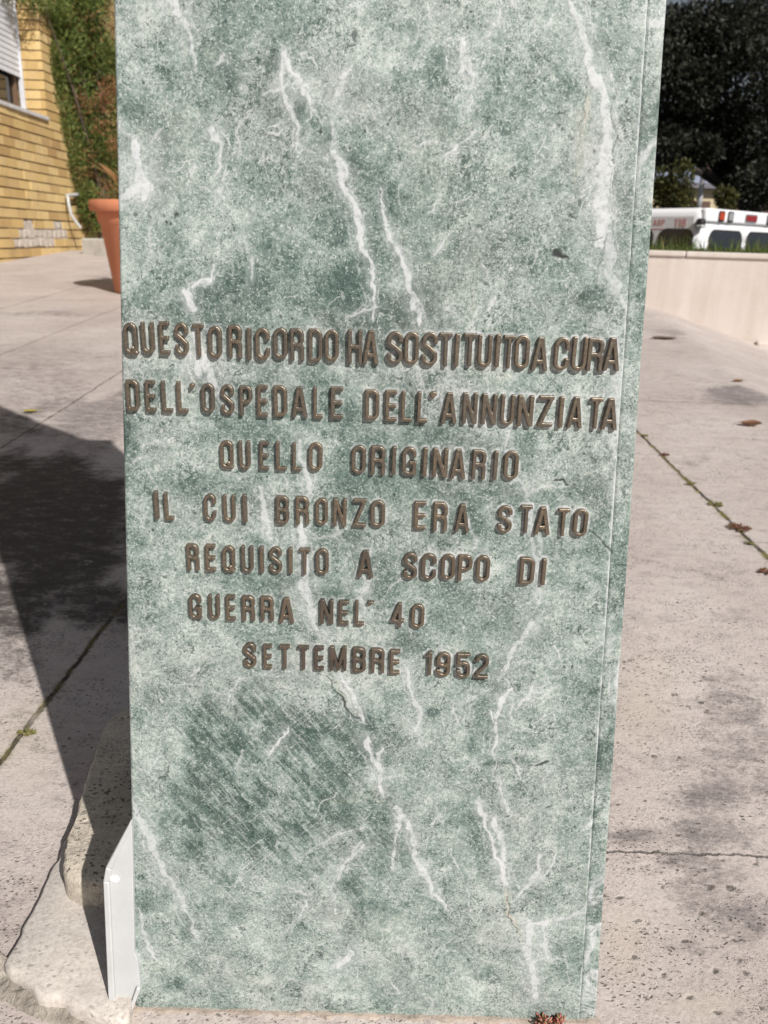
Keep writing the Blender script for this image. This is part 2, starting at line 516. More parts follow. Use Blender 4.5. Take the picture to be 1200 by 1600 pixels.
# ================================================================== MARBLE PILLAR
D = G(560, 1587).y                       # distance of the front face
def edge_l(z): return -.1608 + (z - .7734) * (-.198 + .1608) / (.0211 - .7734)
def edge_r(z): return .1395 + (z - .7813) * (.1787 - .1395) / (.0231 - .7813)
def edge_s(z): return .1503 + (z - .7816) * (.1922 - .1503) / (.0236 - .7816)
TOP = 1.42
zs = np.concatenate([np.arange(-.02, .80, .0006), np.arange(.80, TOP + .01, .02)])
NX = 620
us = np.linspace(0, 1, NX)
U, Z = np.meshgrid(us, zs)
Xf = edge_l(Z) * (1 - U) + edge_r(Z) * U

def fp(x, y):
    q = FY(x, y, D); return q.x, q.z
# domain warp for the veins, so that their edges are ragged
wx = Xf + (fbm(Xf * 90, Z * 90, 21, 4) - .5) * .0075 + (fbm(Xf * 300, Z * 300, 23, 2) - .5) * .0016
wz = Z + (fbm(Xf * 90, Z * 90, 31, 4) - .5) * .0075 + (fbm(Xf * 300, Z * 300, 33, 2) - .5) * .0016
PXM = .00040                              # metres per photo pixel on the face

def draw(mask, pts, w, s=1.0, soft=.75, brk=.0, straight=False):
    P = [fp(*p) for p in pts]
    ws = w if isinstance(w, (list, tuple)) else [w * .55] + [w] * (len(P) - 2) + [w * .4]
    x0 = min(p[0] for p in P) - .02; x1 = max(p[0] for p in P) + .02
    z0 = min(p[1] for p in P) - .02; z1 = max(p[1] for p in P) + .02
    ra = max(0, int(np.searchsorted(zs, z0)) - 1); rb = int(np.searchsorted(zs, z1)) + 1
    sx = wx[ra:rb]; sz = wz[ra:rb]
    if straight: sx = Xf[ra:rb] * .85 + sx * .15; sz = Z[ra:rb] * .85 + sz * .15
    best = np.full(sx.shape, 9.0)
    for i in range(len(P) - 1):
        (ax, az), (bx, bz) = P[i], P[i + 1]
        dx, dz = bx - ax, bz - az
        tt = np.clip(((sx - ax) * dx + (sz - az) * dz) / (dx * dx + dz * dz + 1e-12), 0, 1)
        dist = np.hypot(sx - ax - tt * dx, sz - az - tt * dz)
        half = (ws[i] * (1 - tt) + ws[i + 1] * tt) * PXM * .5
        best = np.minimum(best, dist / np.maximum(half, 1e-5))
    k = sstep(1 + soft, 1 - soft, best + (fbm(sx * 160, sz * 160, 77, 3) - .5) * 1.1) * s
    if brk: k = k * sstep(brk - .1, brk + .1, fbm(sx * 120, sz * 120, 55, 3))
    mask[ra:rb] = np.maximum(mask[ra:rb], k)

def blob(mask, cx, cy, rx, ry, s, rot=0.0, wobk=1.0, seed=41):
    x, z = fp(cx, cy)
    k = .00041
    dx = (Xf - x) / k; dz = -(Z - z) / (k * 1.1)
    c, n = math.cos(R(rot)), math.sin(R(rot))
    a = (dx * c + dz * n) / rx; b = (-dx * n + dz * c) / ry
    r = np.sqrt(a * a + b * b) + (fbm(Xf * 45, Z * 45, seed, 5, .6) - .5) * 1.5 * wobk
    np.maximum(mask, s * sstep(1.15, .35, r), out=mask)

vein = np.zeros_like(Xf); halo = np.zeros_like(Xf); dark = np.zeros_like(Xf); warm = np.zeros_like(Xf); crack = np.zeros_like(Xf)
for pts, w, s in [
    ([(266, -20), (272, 10), (285, 35), (298, 72), (306, 102)], [9, 12, 10, 9, 4], .75),
    ([(443, 80), (450, 100), (462, 125), (475, 155), (483, 172)], 8, .95),
    ([(443, 85), (443, 140), (455, 185), (466, 218)], 7, .85),
    ([(412, 153), (435, 137), (462, 134), (482, 142)], 5, .8),
    ([(424, 248), (412, 256)], 8, .8),
    ([(552, 108), (532, 124), (524, 150)], [3, 9, 12], .9),
    ([(519, 185), (521, 212)], 9, .9),
    ([(523, 238), (532, 272), (546, 305), (556, 335), (563, 372), (574, 410), (581, 450), (583, 500)], [10, 14, 12, 11, 9, 7, 6, 4], .9),
    ([(556, 330), (562, 345), (566, 365)], 8, .8),
    ([(592, 295), (598, 335), (606, 362), (624, 398), (635, 425), (645, 460), (655, 500)], [3, 6, 8, 9, 12, 12, 9], .9),
    ([(590, 480), (560, 490), (538, 500)], 5, .7),
    ([(886, -10), (902, 30), (912, 62), (925, 98), (938, 140), (948, 180), (950, 215), (945, 260), (940, 300), (938, 340), (932, 380)], [8, 9, 12, 15, 14, 14, 18, 24, 26, 24, 18], .9),
    ([(942, 330), (948, 385), (955, 430), (970, 465), (985, 490)], [22, 18, 14, 12, 10], .65),
    ([(958, 440), (975, 475), (985, 500)], 8, .6),
    ([(955, 180), (958, 260), (955, 340)], 4, .8),
    ([(724, 62), (722, 90), (716, 108), (712, 112)], [7, 14, 10, 4], .95),
    ([(722, 90), (730, 110), (735, 128)], [10, 10, 7], .9),
    ([(694, 85), (694, 110)], 6, .6),
    ([(735, 145), (731, 178)], 10, .6),
    ([(737, 205), (722, 225), (705, 238), (690, 248)], 7, .9),
    ([(781, 18), (777, 42), (764, 60)], 8, .8),
    ([(801, -5), (808, 28)], 10, .6),
    ([(184, 185), (196, 208), (206, 228)], [4, 5, 8], .7),
    ([(205, 228), (214, 258), (226, 290), (222, 308)], [8, 22, 26, 12], 1.0),
    ([(222, 270), (206, 300), (186, 318)], [14, 16, 10], .95),
    ([(331, 205), (340, 225), (341, 268)], [12, 8, 5], .85),
    ([(343, 280), (346, 300), (346, 322)], 10, .55),
    ([(372, 215), (374, 240), (362, 246)], 8, .6),
    ([(372, 190), (390, 186)], 7, .6),
    ([(352, 92), (338, 108)], 8, .6),
    ([(331, 412), (328, 442), (316, 436), (302, 448)], [5, 8, 8, 8], .95),
    ([(290, 452), (298, 470), (299, 486)], [8, 12, 9], .95),
    ([(385, 370), (392, 395), (392, 440)], 7, .55),
    ([(235, 355), (233, 392)], 7, .6),
    ([(700, 360), (690, 385), (668, 402)], 5, .7),
    ([(300, 520), (306, 555), (312, 590)], [12, 16, 8], .75),
    ([(306, 540), (328, 580), (336, 612), (346, 640)], [14, 16, 16, 9], .8),
    ([(470, 690), (474, 730), (484, 770)], [9, 11, 7], .75),
    ([(408, 765), (412, 800), (424, 842)], [10, 12, 6], .75),
    ([(222, 700), (250, 690)], 9, .45), ([(205, 720), (235, 715)], 14, .4),
    ([(466, 820), (472, 870), (478, 920), (488, 960), (498, 985)], [12, 20, 20, 15, 10], .8),
    ([(505, 985), (512, 1010), (525, 1030)], 8, .6),
    ([(545, 815), (520, 835), (486, 845)], 4, .5),
    ([(534, 1055), (548, 1080), (560, 1108), (572, 1132)], [6, 11, 11, 5], .95),
    ([(575, 1158), (582, 1178), (590, 1210), (600, 1248)], [13, 10, 12, 6], .9),
    ([(598, 1168), (592, 1190), (588, 1205)], 9, .85),
    ([(638, 1045), (641, 1080), (655, 1112), (648, 1145)], [8, 8, 11, 5], .8),
    ([(618, 1262), (632, 1285), (646, 1300), (648, 1335), (662, 1365), (675, 1392), (704, 1422)], [12, 12, 11, 11, 16, 9, 3], .9),
    ([(622, 1278), (616, 1315), (614, 1358)], [7, 7, 7], .85),
    ([(692, 1275), (675, 1290)], 6, .8),
    ([(800, 1075), (786, 1095), (778, 1120)], [6, 16, 14], .95),
    ([(768, 1112), (772, 1130)], 14, .9),
    ([(838, 1072), (822, 1092), (806, 1104)], 9, .75),
    ([(852, 1060), (838, 1078)], 5, .6),
    ([(776, 1130), (774, 1165), (770, 1205)], [9, 7, 6], .85),
    ([(780, 1215), (787, 1250), (795, 1265)], [6, 10, 8], .75),
    ([(808, 1248), (835, 1246)], 6, .7),
    ([(772, 1280), (780, 1308), (786, 1342)], [12, 13, 12], .9),
    ([(747, 1255), (762, 1300), (772, 1335), (786, 1352), (792, 1385)], [12, 6, 6, 12, 11], .9),
    ([(842, 1340), (838, 1362), (822, 1385), (812, 1400)], [8, 8, 10, 8], .8),
    ([(804, 1358), (812, 1392)], 5, .6),
    ([(826, 1440), (850, 1442), (858, 1436)], [12, 14, 8], .95),
    ([(828, 1445), (824, 1480), (832, 1520), (840, 1560)], [14, 20, 14, 9], .85),
    ([(852, 1445), (848, 1478), (855, 1500)], [8, 9, 8], .8),
    ([(868, 1436), (895, 1430), (925, 1418)], [9, 7, 3], .65),
    ([(846, 1478), (838, 1500)], 8, .6),
    ([(935, 1272), (928, 1285), (915, 1292)], 10, .9),
    ([(858, 1200), (846, 1220)], 8, .6),
    ([(870, 1110), (835, 1128)], 4, .6),
    ([(206, 1248), (215, 1275), (228, 1300), (245, 1335), (262, 1368), (280, 1405), (300, 1440), (310, 1462)], [8, 16, 18, 16, 13, 11, 10, 8], .75),
    ([(214, 1418), (224, 1450), (238, 1485), (248, 1500)], [6, 8, 13, 5], .75),
    ([(448, 1136), (430, 1158), (420, 1175)], [6, 10, 5], .95),
    ([(372, 1062), (350, 1102)], 6, .75), ([(380, 1175), (368, 1198)], 5, .7),
    ([(566, 1322), (548, 1338), (528, 1372)], [8, 9, 10], .75),
    ([(575, 1292), (545, 1300), (515, 1310), (480, 1335)], 4, .65),
    ([(460, 1390), (478, 1400)], 22, .6), ([(478, 1412), (466, 1440)], 9, .75), ([(462, 1442), (440, 1460)], 5, .6),
    ([(548, 1490), (530, 1510)], [20, 14], .9),
    ([(575, 905), (566, 935), (575, 960)], [7, 11, 5], .6),
    ([(545, 870), (530, 895)], 5, .45),
    ([(634, 900), (610, 922)], 7, .7), ([(640, 860), (652, 830)], 4, .4),
    ([(686, 640), (690, 600), (705, 590), (716, 570)], 7, .45), ([(698, 510), (700, 560), (698, 600)], [16, 12, 8], .4),
    ([(650, 570), (660, 600)], 6, .5), ([(638, 575), (622, 592)], 4, .5),
    ([(795, 655), (790, 690), (788, 720)], [9, 7, 5], .55), ([(766, 590), (795, 570), (808, 555)], 6, .45),
    ([(812, 745), (830, 770), (860, 760), (885, 765)], [5, 6, 9, 5], .5),
    ([(822, 760), (826, 800), (836, 860), (842, 910), (838, 945)], [6, 7, 7, 9, 8], .6),
    ([(832, 975), (815, 1000), (795, 1020), (780, 1060)], [16, 12, 15, 9], .75),
    ([(815, 1000), (790, 1012)], 8, .6),
    ([(960, 545), (966, 600), (962, 660), (955, 720)], [18, 20, 16, 8], .6),
    ([(990, 0), (988, 40)], 10, .3), ([(735, 830), (745, 848), (740, 860)], 5, .55),
    ([(760, 1080), (740, 1092), (722, 1102)], [10, 14, 8], .55),
    ([(610, 1200), (615, 1220)], 6, .6),
]:
    wl_ = w if isinstance(w, (list, tuple)) else [w * .55] + [w] * (len(pts) - 2) + [w * .4]
    draw(halo, pts, [q * 2.6 for q in wl_], s * .8, .95)
    draw(vein, pts, [q * .80 for q in wl_], s, .30)
    for sg in (-1, 1):                       # thin side strands, running beside the vein and parting from it
        if random.random() < .75:
            k0 = random.uniform(.4, 1.1) * max(wl_) * sg
            off = [(x + k0 + random.uniform(-3, 3), y + random.uniform(-10, 10)) for x, y in pts]
            off.append((off[-1][0] + random.uniform(-14, 14), off[-1][1] + random.uniform(8, 40)))
            draw(vein, off, random.uniform(1.6, 3.2), s * random.uniform(.45, .8), .4, brk=.42)
# hair veins, scattered
for _ in range(420):
    x = random.uniform(190, 1000); y = random.uniform(-30, 1570)
    a = R(random.choice([70, 80, 100, 55, 130, 150]) + random.uniform(-18, 18)); L = random.uniform(12, 60)
    pts = [(x, y)]
    for i in range(3):
        a += random.uniform(-.5, .5); x += math.cos(a) * L / 3; y += math.sin(a) * L / 3; pts.append((x, y))
    draw(vein, pts, random.choice([1.4, 1.8, 2.2, 3.0, 4.5]), random.uniform(.25, .75), .45, brk=.38)
for cx, cy, rx, ry, s, rot in [
    (432, 130, 26, 62, .7, -10), (468, 165, 14, 24, .8, 0), (515, 205, 10, 26, .6, 0), (345, 120, 26, 26, .5, 0), (205, 165, 22, 18, .55, 0), (455, 215, 20, 26, .45, 0),
    (560, 455, 90, 45, .65, 0), (430, 470, 90, 38, .5, 0), (320, 490, 120, 22, .45, 0), (640, 480, 60, 40, .55, 0), (500, 360, 60, 60, .3, 0), (630, 300, 60, 90, .3, 0),
    (680, 110, 26, 26, .55, 0), (725, 235, 12, 24, .5, 0), (930, 465, 26, 22, .55, 0), (840, 410, 60, 20, .3, 0), (860, 100, 70, 8, .4, 35), (975, 300, 20, 40, .4, 0),
    (345, 620, 40, 24, .6, 0), (430, 700, 70, 40, .5, 0), (480, 620, 80, 50, .45, 0), (560, 540, 90, 36, .4, 0), (620, 640, 60, 60, .55, 0), (660, 690, 100, 28, .75, -8),
    (590, 700, 40, 50, .6, 0), (650, 600, 40, 26, .6, 0), (735, 690, 60, 26, .8, -10), (770, 790, 90, 30, .6, 0), (670, 830, 60, 30, .7, 0), (740, 830, 50, 26, .65, 0),
    (560, 790, 50, 40, .5, 0), (520, 905, 70, 36, .5, 0), (600, 915, 60, 44, .55, 0), (700, 920, 60, 30, .45, 0), (420, 870, 60, 40, .35, 0), (330, 760, 90, 30, .3, 0),
    (545, 835, 34, 14, .6, 0), (940, 815, 30, 60, .5, 15), (920, 760, 60, 22, .55, 0), (735, 1045, 60, 26, .5, 0), (620, 1010, 60, 26, .5, 0),
    (395, 1090, 75, 46, .95, 20), (440, 1135, 80, 52, .95, 35), (340, 1130, 40, 60, .6, 20), (400, 1190, 110, 40, .7, 30), (318, 1215, 26, 15, 1., 35), (500, 1200, 70, 34, .6, 30),
    (390, 1315, 60, 34, .7, 40), (340, 1300, 60, 60, .5, 40), (450, 1290, 70, 30, .45, 0), (355, 1380, 50, 24, .45, 40), (300, 1330, 34, 40, .4, 40),
    (575, 1125, 34, 34, .75, 0), (612, 1135, 30, 30, .65, 0), (675, 1115, 13, 13, 1., 0), (575, 1325, 36, 26, .7, 0), (555, 1385, 30, 20, .6, 0), (540, 1290, 60, 50, .4, 0),
    (740, 1165, 26, 26, .6, 0), (800, 1190, 60, 16, .75, 0), (760, 1120, 40, 60, .35, 0), (900, 1110, 60, 40, .35, 0), (730, 1280, 40, 20, .45, 0), (690, 1420, 14, 12, .5, 0),
    (590, 1415, 60, 30, .4, 0), (835, 1340, 40, 30, .45, 0), (890, 1500, 40, 50, .4, 0), (290, 1455, 26, 30, .5, 0), (275, 1540, 26, 24, .5, 0), (430, 1545, 60, 20, .3, 0),
    (215, 1120, 14, 40, .45, 0), (210, 1300, 10, 16, .6, 0), (700, 1385, 30, 30, .3, 0), (800, 960, 50, 40, .2, 0), (225, 760, 30, 20, .4, 0), (260, 590, 30, 20, .35, 0)]:
    blob(dark, cx, cy, rx, ry, s, rot)
# weathered warm tints: beside the long vein, by the crack, yellow-green moss bloom
for cx, cy, rx, ry, s, rot in [(912, 200, 8, 70, .9, 4), (545, 1090, 12, 44, .7, -38), (592, 1240, 18, 22, .6, 0), (775, 580, 36, 22, .5, 0), (340, 80, 22, 14, .4, 0),
                               (690, 340, 90, 130, .28, 0), (590, 1450, 60, 40, .22, 0), (740, 420, 12, 90, .4, 0), (250, 1510, 30, 26, .45, 0), (380, 1530, 60, 30, .25, 0), (850, 760, 60, 14, .4, -10),
                               (540, 1250, 60, 14, .35, 0), (260, 250, 80, 90, .25, 0)]:
    blob(warm, cx, cy, rx, ry, s, rot)
for pts, w, s in [([(800, 1074), (780, 1120), (775, 1160), (770, 1208)], 4, .9), ([(746, 1250), (762, 1300), (770, 1330), (786, 1352), (790, 1400), (794, 1430), (806, 1440), (812, 1468)], [6, 5, 5, 8, 8, 7, 5, 3], 1.),
                  ([(826, 1490), (832, 1525), (840, 1580)], 4, .9), ([(905, 165), (908, 200), (906, 260)], [6, 12, 9], .6)]:
    draw(warm, pts, w, s)
for pts, w, s in [([(510, 1058), (530, 1085), (545, 1110), (562, 1126)], [3, 3, 3, 2], .9), ([(866, 750), (876, 754), (886, 764)], [3, 6, 2], 1.), ([(870, 397), (884, 401)], [10, 8], 1.),
                  ([(838, 1198), (858, 1192)], [2, 7], .9), ([(922, 830), (945, 852), (960, 862)], [2, 3, 3], .8), ([(604, 1496), (610, 1500)], 6, .9), ([(556, 50), (558, 56)], [9, 7], .7),
                  ([(800, 1240), (806, 1242)], 5, .8), ([(888, 335), (896, 338)], [5, 4], .6), ([(790, 1398), (796, 1430), (812, 1462)], 1.5, .8), ([(776, 372), (780, 376)], 4, .8), ([(892, 290), (924, 262)], 2, .4),
                  ([(690, 745), (720, 735), (745, 742)], 2, .4), ([(740, 490), (735, 440), (750, 400)], 2, .35), ([(955, 170), (962, 200), (958, 300), (952, 360)], 1.4, .5), ([(925, 100), (912, 160), (906, 250)], 1.4, .4)]:
    draw(crack, pts, w, s, .6)
for _ in range(170):                      # hairline dark-green cracks
    x = random.uniform(190, 1000); y = random.uniform(-30, 1570)
    a = R(random.choice([75, 95, 45, 125, 140, 35]) + random.uniform(-15, 15)); L = random.uniform(20, 90)
    pts = [(x, y)]
    for i in range(4):
        a += random.uniform(-.6, .6); x += math.cos(a) * L / 4; y += math.sin(a) * L / 4; pts.append((x, y))
    draw(crack, pts, random.choice([1.2, 1.6, 2.0]), random.uniform(.25, .6), .5, brk=.45)
for i in range(330):                      # scratches slanting through the big dark patch
    x = random.uniform(310, 560); y = random.uniform(1070, 1400); a = R(random.choice([48, 50, 53, 47, 51, -35])) + random.uniform(-.07, .07); L = random.uniform(14, 70)
    draw(vein, [(x, y), (x + math.cos(a) * L * .5, y + math.sin(a) * L * .5), (x + math.cos(a) * L, y + math.sin(a) * L)], [.8, 1.6, .6], random.uniform(.2, .6), .6, brk=.36, straight=True)
for _ in range(70):                       # small pits
    x = random.uniform(190, 1000); y = random.uniform(-20, 1570)
    draw(crack, [(x, y), (x + random.uniform(-3, 3), y + random.uniform(-2, 2))], [random.uniform(2, 5)] * 2, random.uniform(.3, .8), .6)

for cx, cy, rx, ry, s_, rot in [(470, 470, 260, 70, .55, 0), (420, 640, 230, 90, .42, 0), (640, 740, 240, 110, .55, 0), (560, 880, 220, 90, .45, 0), (430, 1160, 190, 150, .5, 20),
                                (400, 170, 120, 120, .32, 0), (640, 330, 110, 160, .30, 0), (560, 1330, 130, 70, .45, 0)]:
    blob(dark, cx, cy, rx, ry, s_, rot, 1.5, 43)
big = fbm(Xf * 9, Z * 8, 61, 5, .55)
dark = np.clip(dark * .95 + .75 * sstep(.48, .72, big) * (1 - sstep(.45, .62, Z) * .4) * (.25 + .75 * sstep(.70, .30, U)), 0, 1)
vein = np.maximum(vein, halo * .38)
_px, _pz = fp(400, 1210)                  # the dark patch is hatched: streaks running down to the right
_c, _n = math.cos(R(50)), math.sin(R(50))
_al = Xf * _c - Z * _n; _ac = Xf * _n + Z * _c
_h = fbm(_al * 45, _ac * 330, 71, 3) * .6 + fbm(_al * 160, _ac * 420, 72, 3) * .4
_zone = sstep(.15, .04, np.hypot(Xf - _px, (Z - _pz) * .8))
dark = dark * (1 - _zone * .68 * sstep(.42, .60, _h + (fbm(Xf * 30, Z * 30, 73, 3) - .5) * .35))
yf = -(sstep(0, 1, vein) * .00015) + crack * .0007 + (fbm(Xf * 60, Z * 60, 91, 3) - .5) * .0002
edge = np.minimum(U, 1 - U)
vein = np.maximum(vein, .75 * sstep(.006, .001, 1 - U) * sstep(.25, .6, fbm(Xf * 40, Z * 40, 99, 4)))
yf = yf + sstep(.004, 0, edge) * .0008
Vf = np.stack([Xf, np.full_like(Xf, D) + yf, Z], -1).reshape(-1, 3)
nr, nc = Xf.shape
vid = np.arange(nr * nc).reshape(nr, nc)
Ff = np.stack([vid[:-1, :-1], vid[:-1, 1:], vid[1:, 1:], vid[1:, :-1]], -1).reshape(-1, 4)
# thickness: the same outline 25 mm further back
TH = .025
rim = np.concatenate([vid[0, :], vid[1:, -1], vid[-1, -2::-1], vid[-2:0:-1, 0]])
back = Vf[rim] + np.array([0, TH, 0])
back[:, 1] = D + TH
nb0 = len(Vf)
bi = nb0 + np.arange(len(rim))
ro = np.roll(rim, -1); bo = np.roll(bi, -1)
Fs = np.stack([rim, bi, bo, ro], -1)
s_me = np_mesh('front_slab', np.concatenate([Vf, back]), np.concatenate([Ff, Fs]), True)
sm = np.ones(len(s_me.polygons), bool); sm[len(Ff):] = False
s_me.polygons.foreach_set('use_smooth', sm)
ca = np.zeros((len(s_me.vertices), 4), np.float32)
ca[:nb0] = np.stack([vein, dark, warm, crack], -1).reshape(-1, 4)
ca[nb0:] = ca[rim]
at = s_me.attributes.new('stone', 'FLOAT_COLOR', 'POINT'); at.data.foreach_set('color', ca.ravel())

def marble(name, attr=True, tint=1.0):
    t = NT(name)
    co = t.co()
    LIGHT = (.405, .495, .435); MID = (.235, .325, .275); DARKC = (.035, .085, .068)
    if attr:
        a = t.attr('stone'); sp = t.n('ShaderNodeSeparateColor'); t.l(a.outputs['Color'], sp.inputs[0])
        ve, da, wa, ck = sp.outputs[0], sp.outputs[1], sp.outputs[2], a.outputs['Alpha']
    else:
        ve = t.math('MULTIPLY', t.rng(t.math('ABSOLUTE', t.math('SUBTRACT', t.noise(14, 6, .6, dist=.8), .5)), .045, .0), t.rng(t.noise(6, 2), .45, .6))
        da = t.rng(t.noise(11, 5, .6), .48, .68); wa = t.rng(t.noise(5, 3), .6, .8); ck = 0.0
    l2 = t.noise(120, 5, .65, dist=.4)
    nb_, nm_, nf_, ng_ = t.noise(19, 4, .6), t.noise(62, 4, .62, dist=.5), t.noise(330, 3, .7, dist=.4), t.noise(780, 2, .7)
    fine, med = ng_, nf_
    def w(n_, k): return t.math('MULTIPLY', t.math('SUBTRACT', n_, .5), k)
    v = t.math('ADD', t.math('ADD', w(nb_, .85), w(nm_, .95)), t.math('ADD', w(nf_, 1.1), w(ng_, .8)))
    v = t.math('SUBTRACT', t.math('ADD', v, .67), t.math('MULTIPLY', da, .40))
    rp = t.n('ShaderNodeValToRGB'); t.l(v, rp.inputs[0]); cr = rp.color_ramp
    for i, (p_, c_) in enumerate([(0, (.016, .040, .034)), (.16, (.042, .082, .070)), (.36, (.105, .160, .140)), (.58, (.205, .268, .238)), (.80, (.335, .390, .355)), (1, (.48, .53, .49))]):
        e_ = cr.elements[i] if i < 2 else cr.elements.new(p_)
        e_.position = p_; e_.color = (*c_, 1)
    col = rp.outputs[0]
    col = t.mix(t.math('MULTIPLY', t.rng(t.noise(13, 4, .6), .48, .66), .5), col, t.mix(t.rng(v, .2, .9), (.14, .155, .145), (.46, .47, .445)))
    # dark serpentine grains with crisp edges, in flocks, thicker in the dark patches
    flock = t.math('ADD', w(t.noise(40, 5, .65, dist=.8), .55), t.math('MULTIPLY', da, .065))
    for sc_, thr, k_, c_ in ((210, .66, .75, (.026, .058, .048)), (430, .61, .70, (.042, .080, .068)), (900, .58, .62, (.05, .09, .075))):
        g_ = t.math('ADD', t.noise(sc_, 3, .62, dist=.7), flock)
        col = t.mix(t.math('MULTIPLY', t.rng(g_, thr, thr + .045), k_), col, c_)
    pale = t.math('SUBTRACT', t.noise(640, 2, .6), t.math('MULTIPLY', da, .04))
    col = t.mix(t.math('MULTIPLY', t.rng(pale, .585, .66), .55), col, (.56, .61, .57))
    spk = t.voro(230, t.scale(co, (1, 1, .8)))
    col = t.mix(t.math('MULTIPLY', t.math('MULTIPLY', t.rng(spk, .25, .15), t.rng(t.noise(34, 4, .6), .52, .64)), .8), col, (.025, .042, .036))
    wc = t.mix(t.noise(18, 3), (.47, .43, .36), (.40, .42, .25))
    col = t.mix(t.math('MULTIPLY', wa, .5), col, t.mix(.45, col, wc))
    col = t.mix(t.math('MULTIPLY', t.rng(wa, .75, .95), .5), col, (.52, .47, .40))
    hs_ = t.n('ShaderNodeHueSaturation'); hs_.inputs['Saturation'].default_value = .88; hs_.inputs['Value'].default_value = 1.0
    t.l(col, hs_.inputs['Color']); col = hs_.outputs[0]
    vc = t.mix(t.noise(90, 4), (.44, .46, .47), (.68, .69, .70))
    vk = t.math('MULTIPLY', ve, t.rng(t.math('ADD', t.math('MULTIPLY', t.noise(150, 4, .6), .6), t.math('MULTIPLY', nf_, .4)), .36, .54, .42, .97))
    col = t.mix(vk, col, vc)
    col = t.mix(ck, col, (.025, .03, .028))
    h = t.math('ADD', t.math('MULTIPLY', fine, .5), t.math('MULTIPLY', med, .8))
    nb = t.bump(h, .28, .0006)
    nb = t.bump(t.noise(30, 5, .6), .06, .004, nb)
    ro = t.rng(l2, .3, .7, .36, .6)
    return t.fin(col, ro, nb, spec=.5)
M_mar = marble('green_marble'); M_mar2 = marble('green_marble_side', False)

pillar = empty('marble_pillar', (0, 0, 0), 'tapered green marble memorial pillar with white veins and raised bronze lettering', 'pillar')
front = link('front_slab', s_me, pillar, M_mar)

DEP = .26
def slab4(name, a, b, y0, y1, z0, z1, bevel=.0015):
    """slab between two x(z) edges"""
    mb = MB()
    n = 24; bot = None
    vs = []; fs = []
    for i in range(n + 1):
        z = z0 + (z1 - z0) * i / n
        j = (random.random() - .5) * .0006
        vs += [(a(z), y0, z), (b(z) + j, y0, z), (b(z) + j, y1, z), (a(z), y1, z)]
    fs.append((3, 2, 1, 0)); fs.append((n * 4, n * 4 + 1, n * 4 + 2, n * 4 + 3))
    for i in range(n):
        for k in range(4):
            k2 = (k + 1) % 4
            fs.append((i * 4 + k, i * 4 + k2, i * 4 + 4 + k2, i * 4 + 4 + k))
    mb.add(vs, fs)
    return mb.build(name, M_mar2, pillar, bevel=bevel, segs=2)
slab4('side_slab', lambda z: edge_r(z) + .0001, edge_s, D + .0012, D + DEP, -.02, TOP)
slab4('side_slab', edge_l, lambda z: edge_l(z) + .02, D + TH + .001, D + DEP, -.02, TOP)
slab4('back_slab', lambda z: edge_l(z) + .0005, edge_s, D + DEP + .001, D + DEP + .022, -.02, TOP)
cap = MB(); cap.box((edge_l(TOP) - .004, D - .004, TOP), (edge_s(TOP) + .004, D + DEP + .026, TOP + .022))
cap.build('cap_slab', M_mar2, pillar, bevel=.003)

# ================================================================== LETTERS (cast bronze, modelled from strokes)
HW = .061
def arcpts(cx, cy, r, a0, a1, n=10, ry=None):
    ry = r if ry is None else ry
    return [(cx + r * math.cos(R(a0 + (a1 - a0) * i / n)), cy + ry * math.sin(R(a0 + (a1 - a0) * i / n))) for i in range(n + 1)]

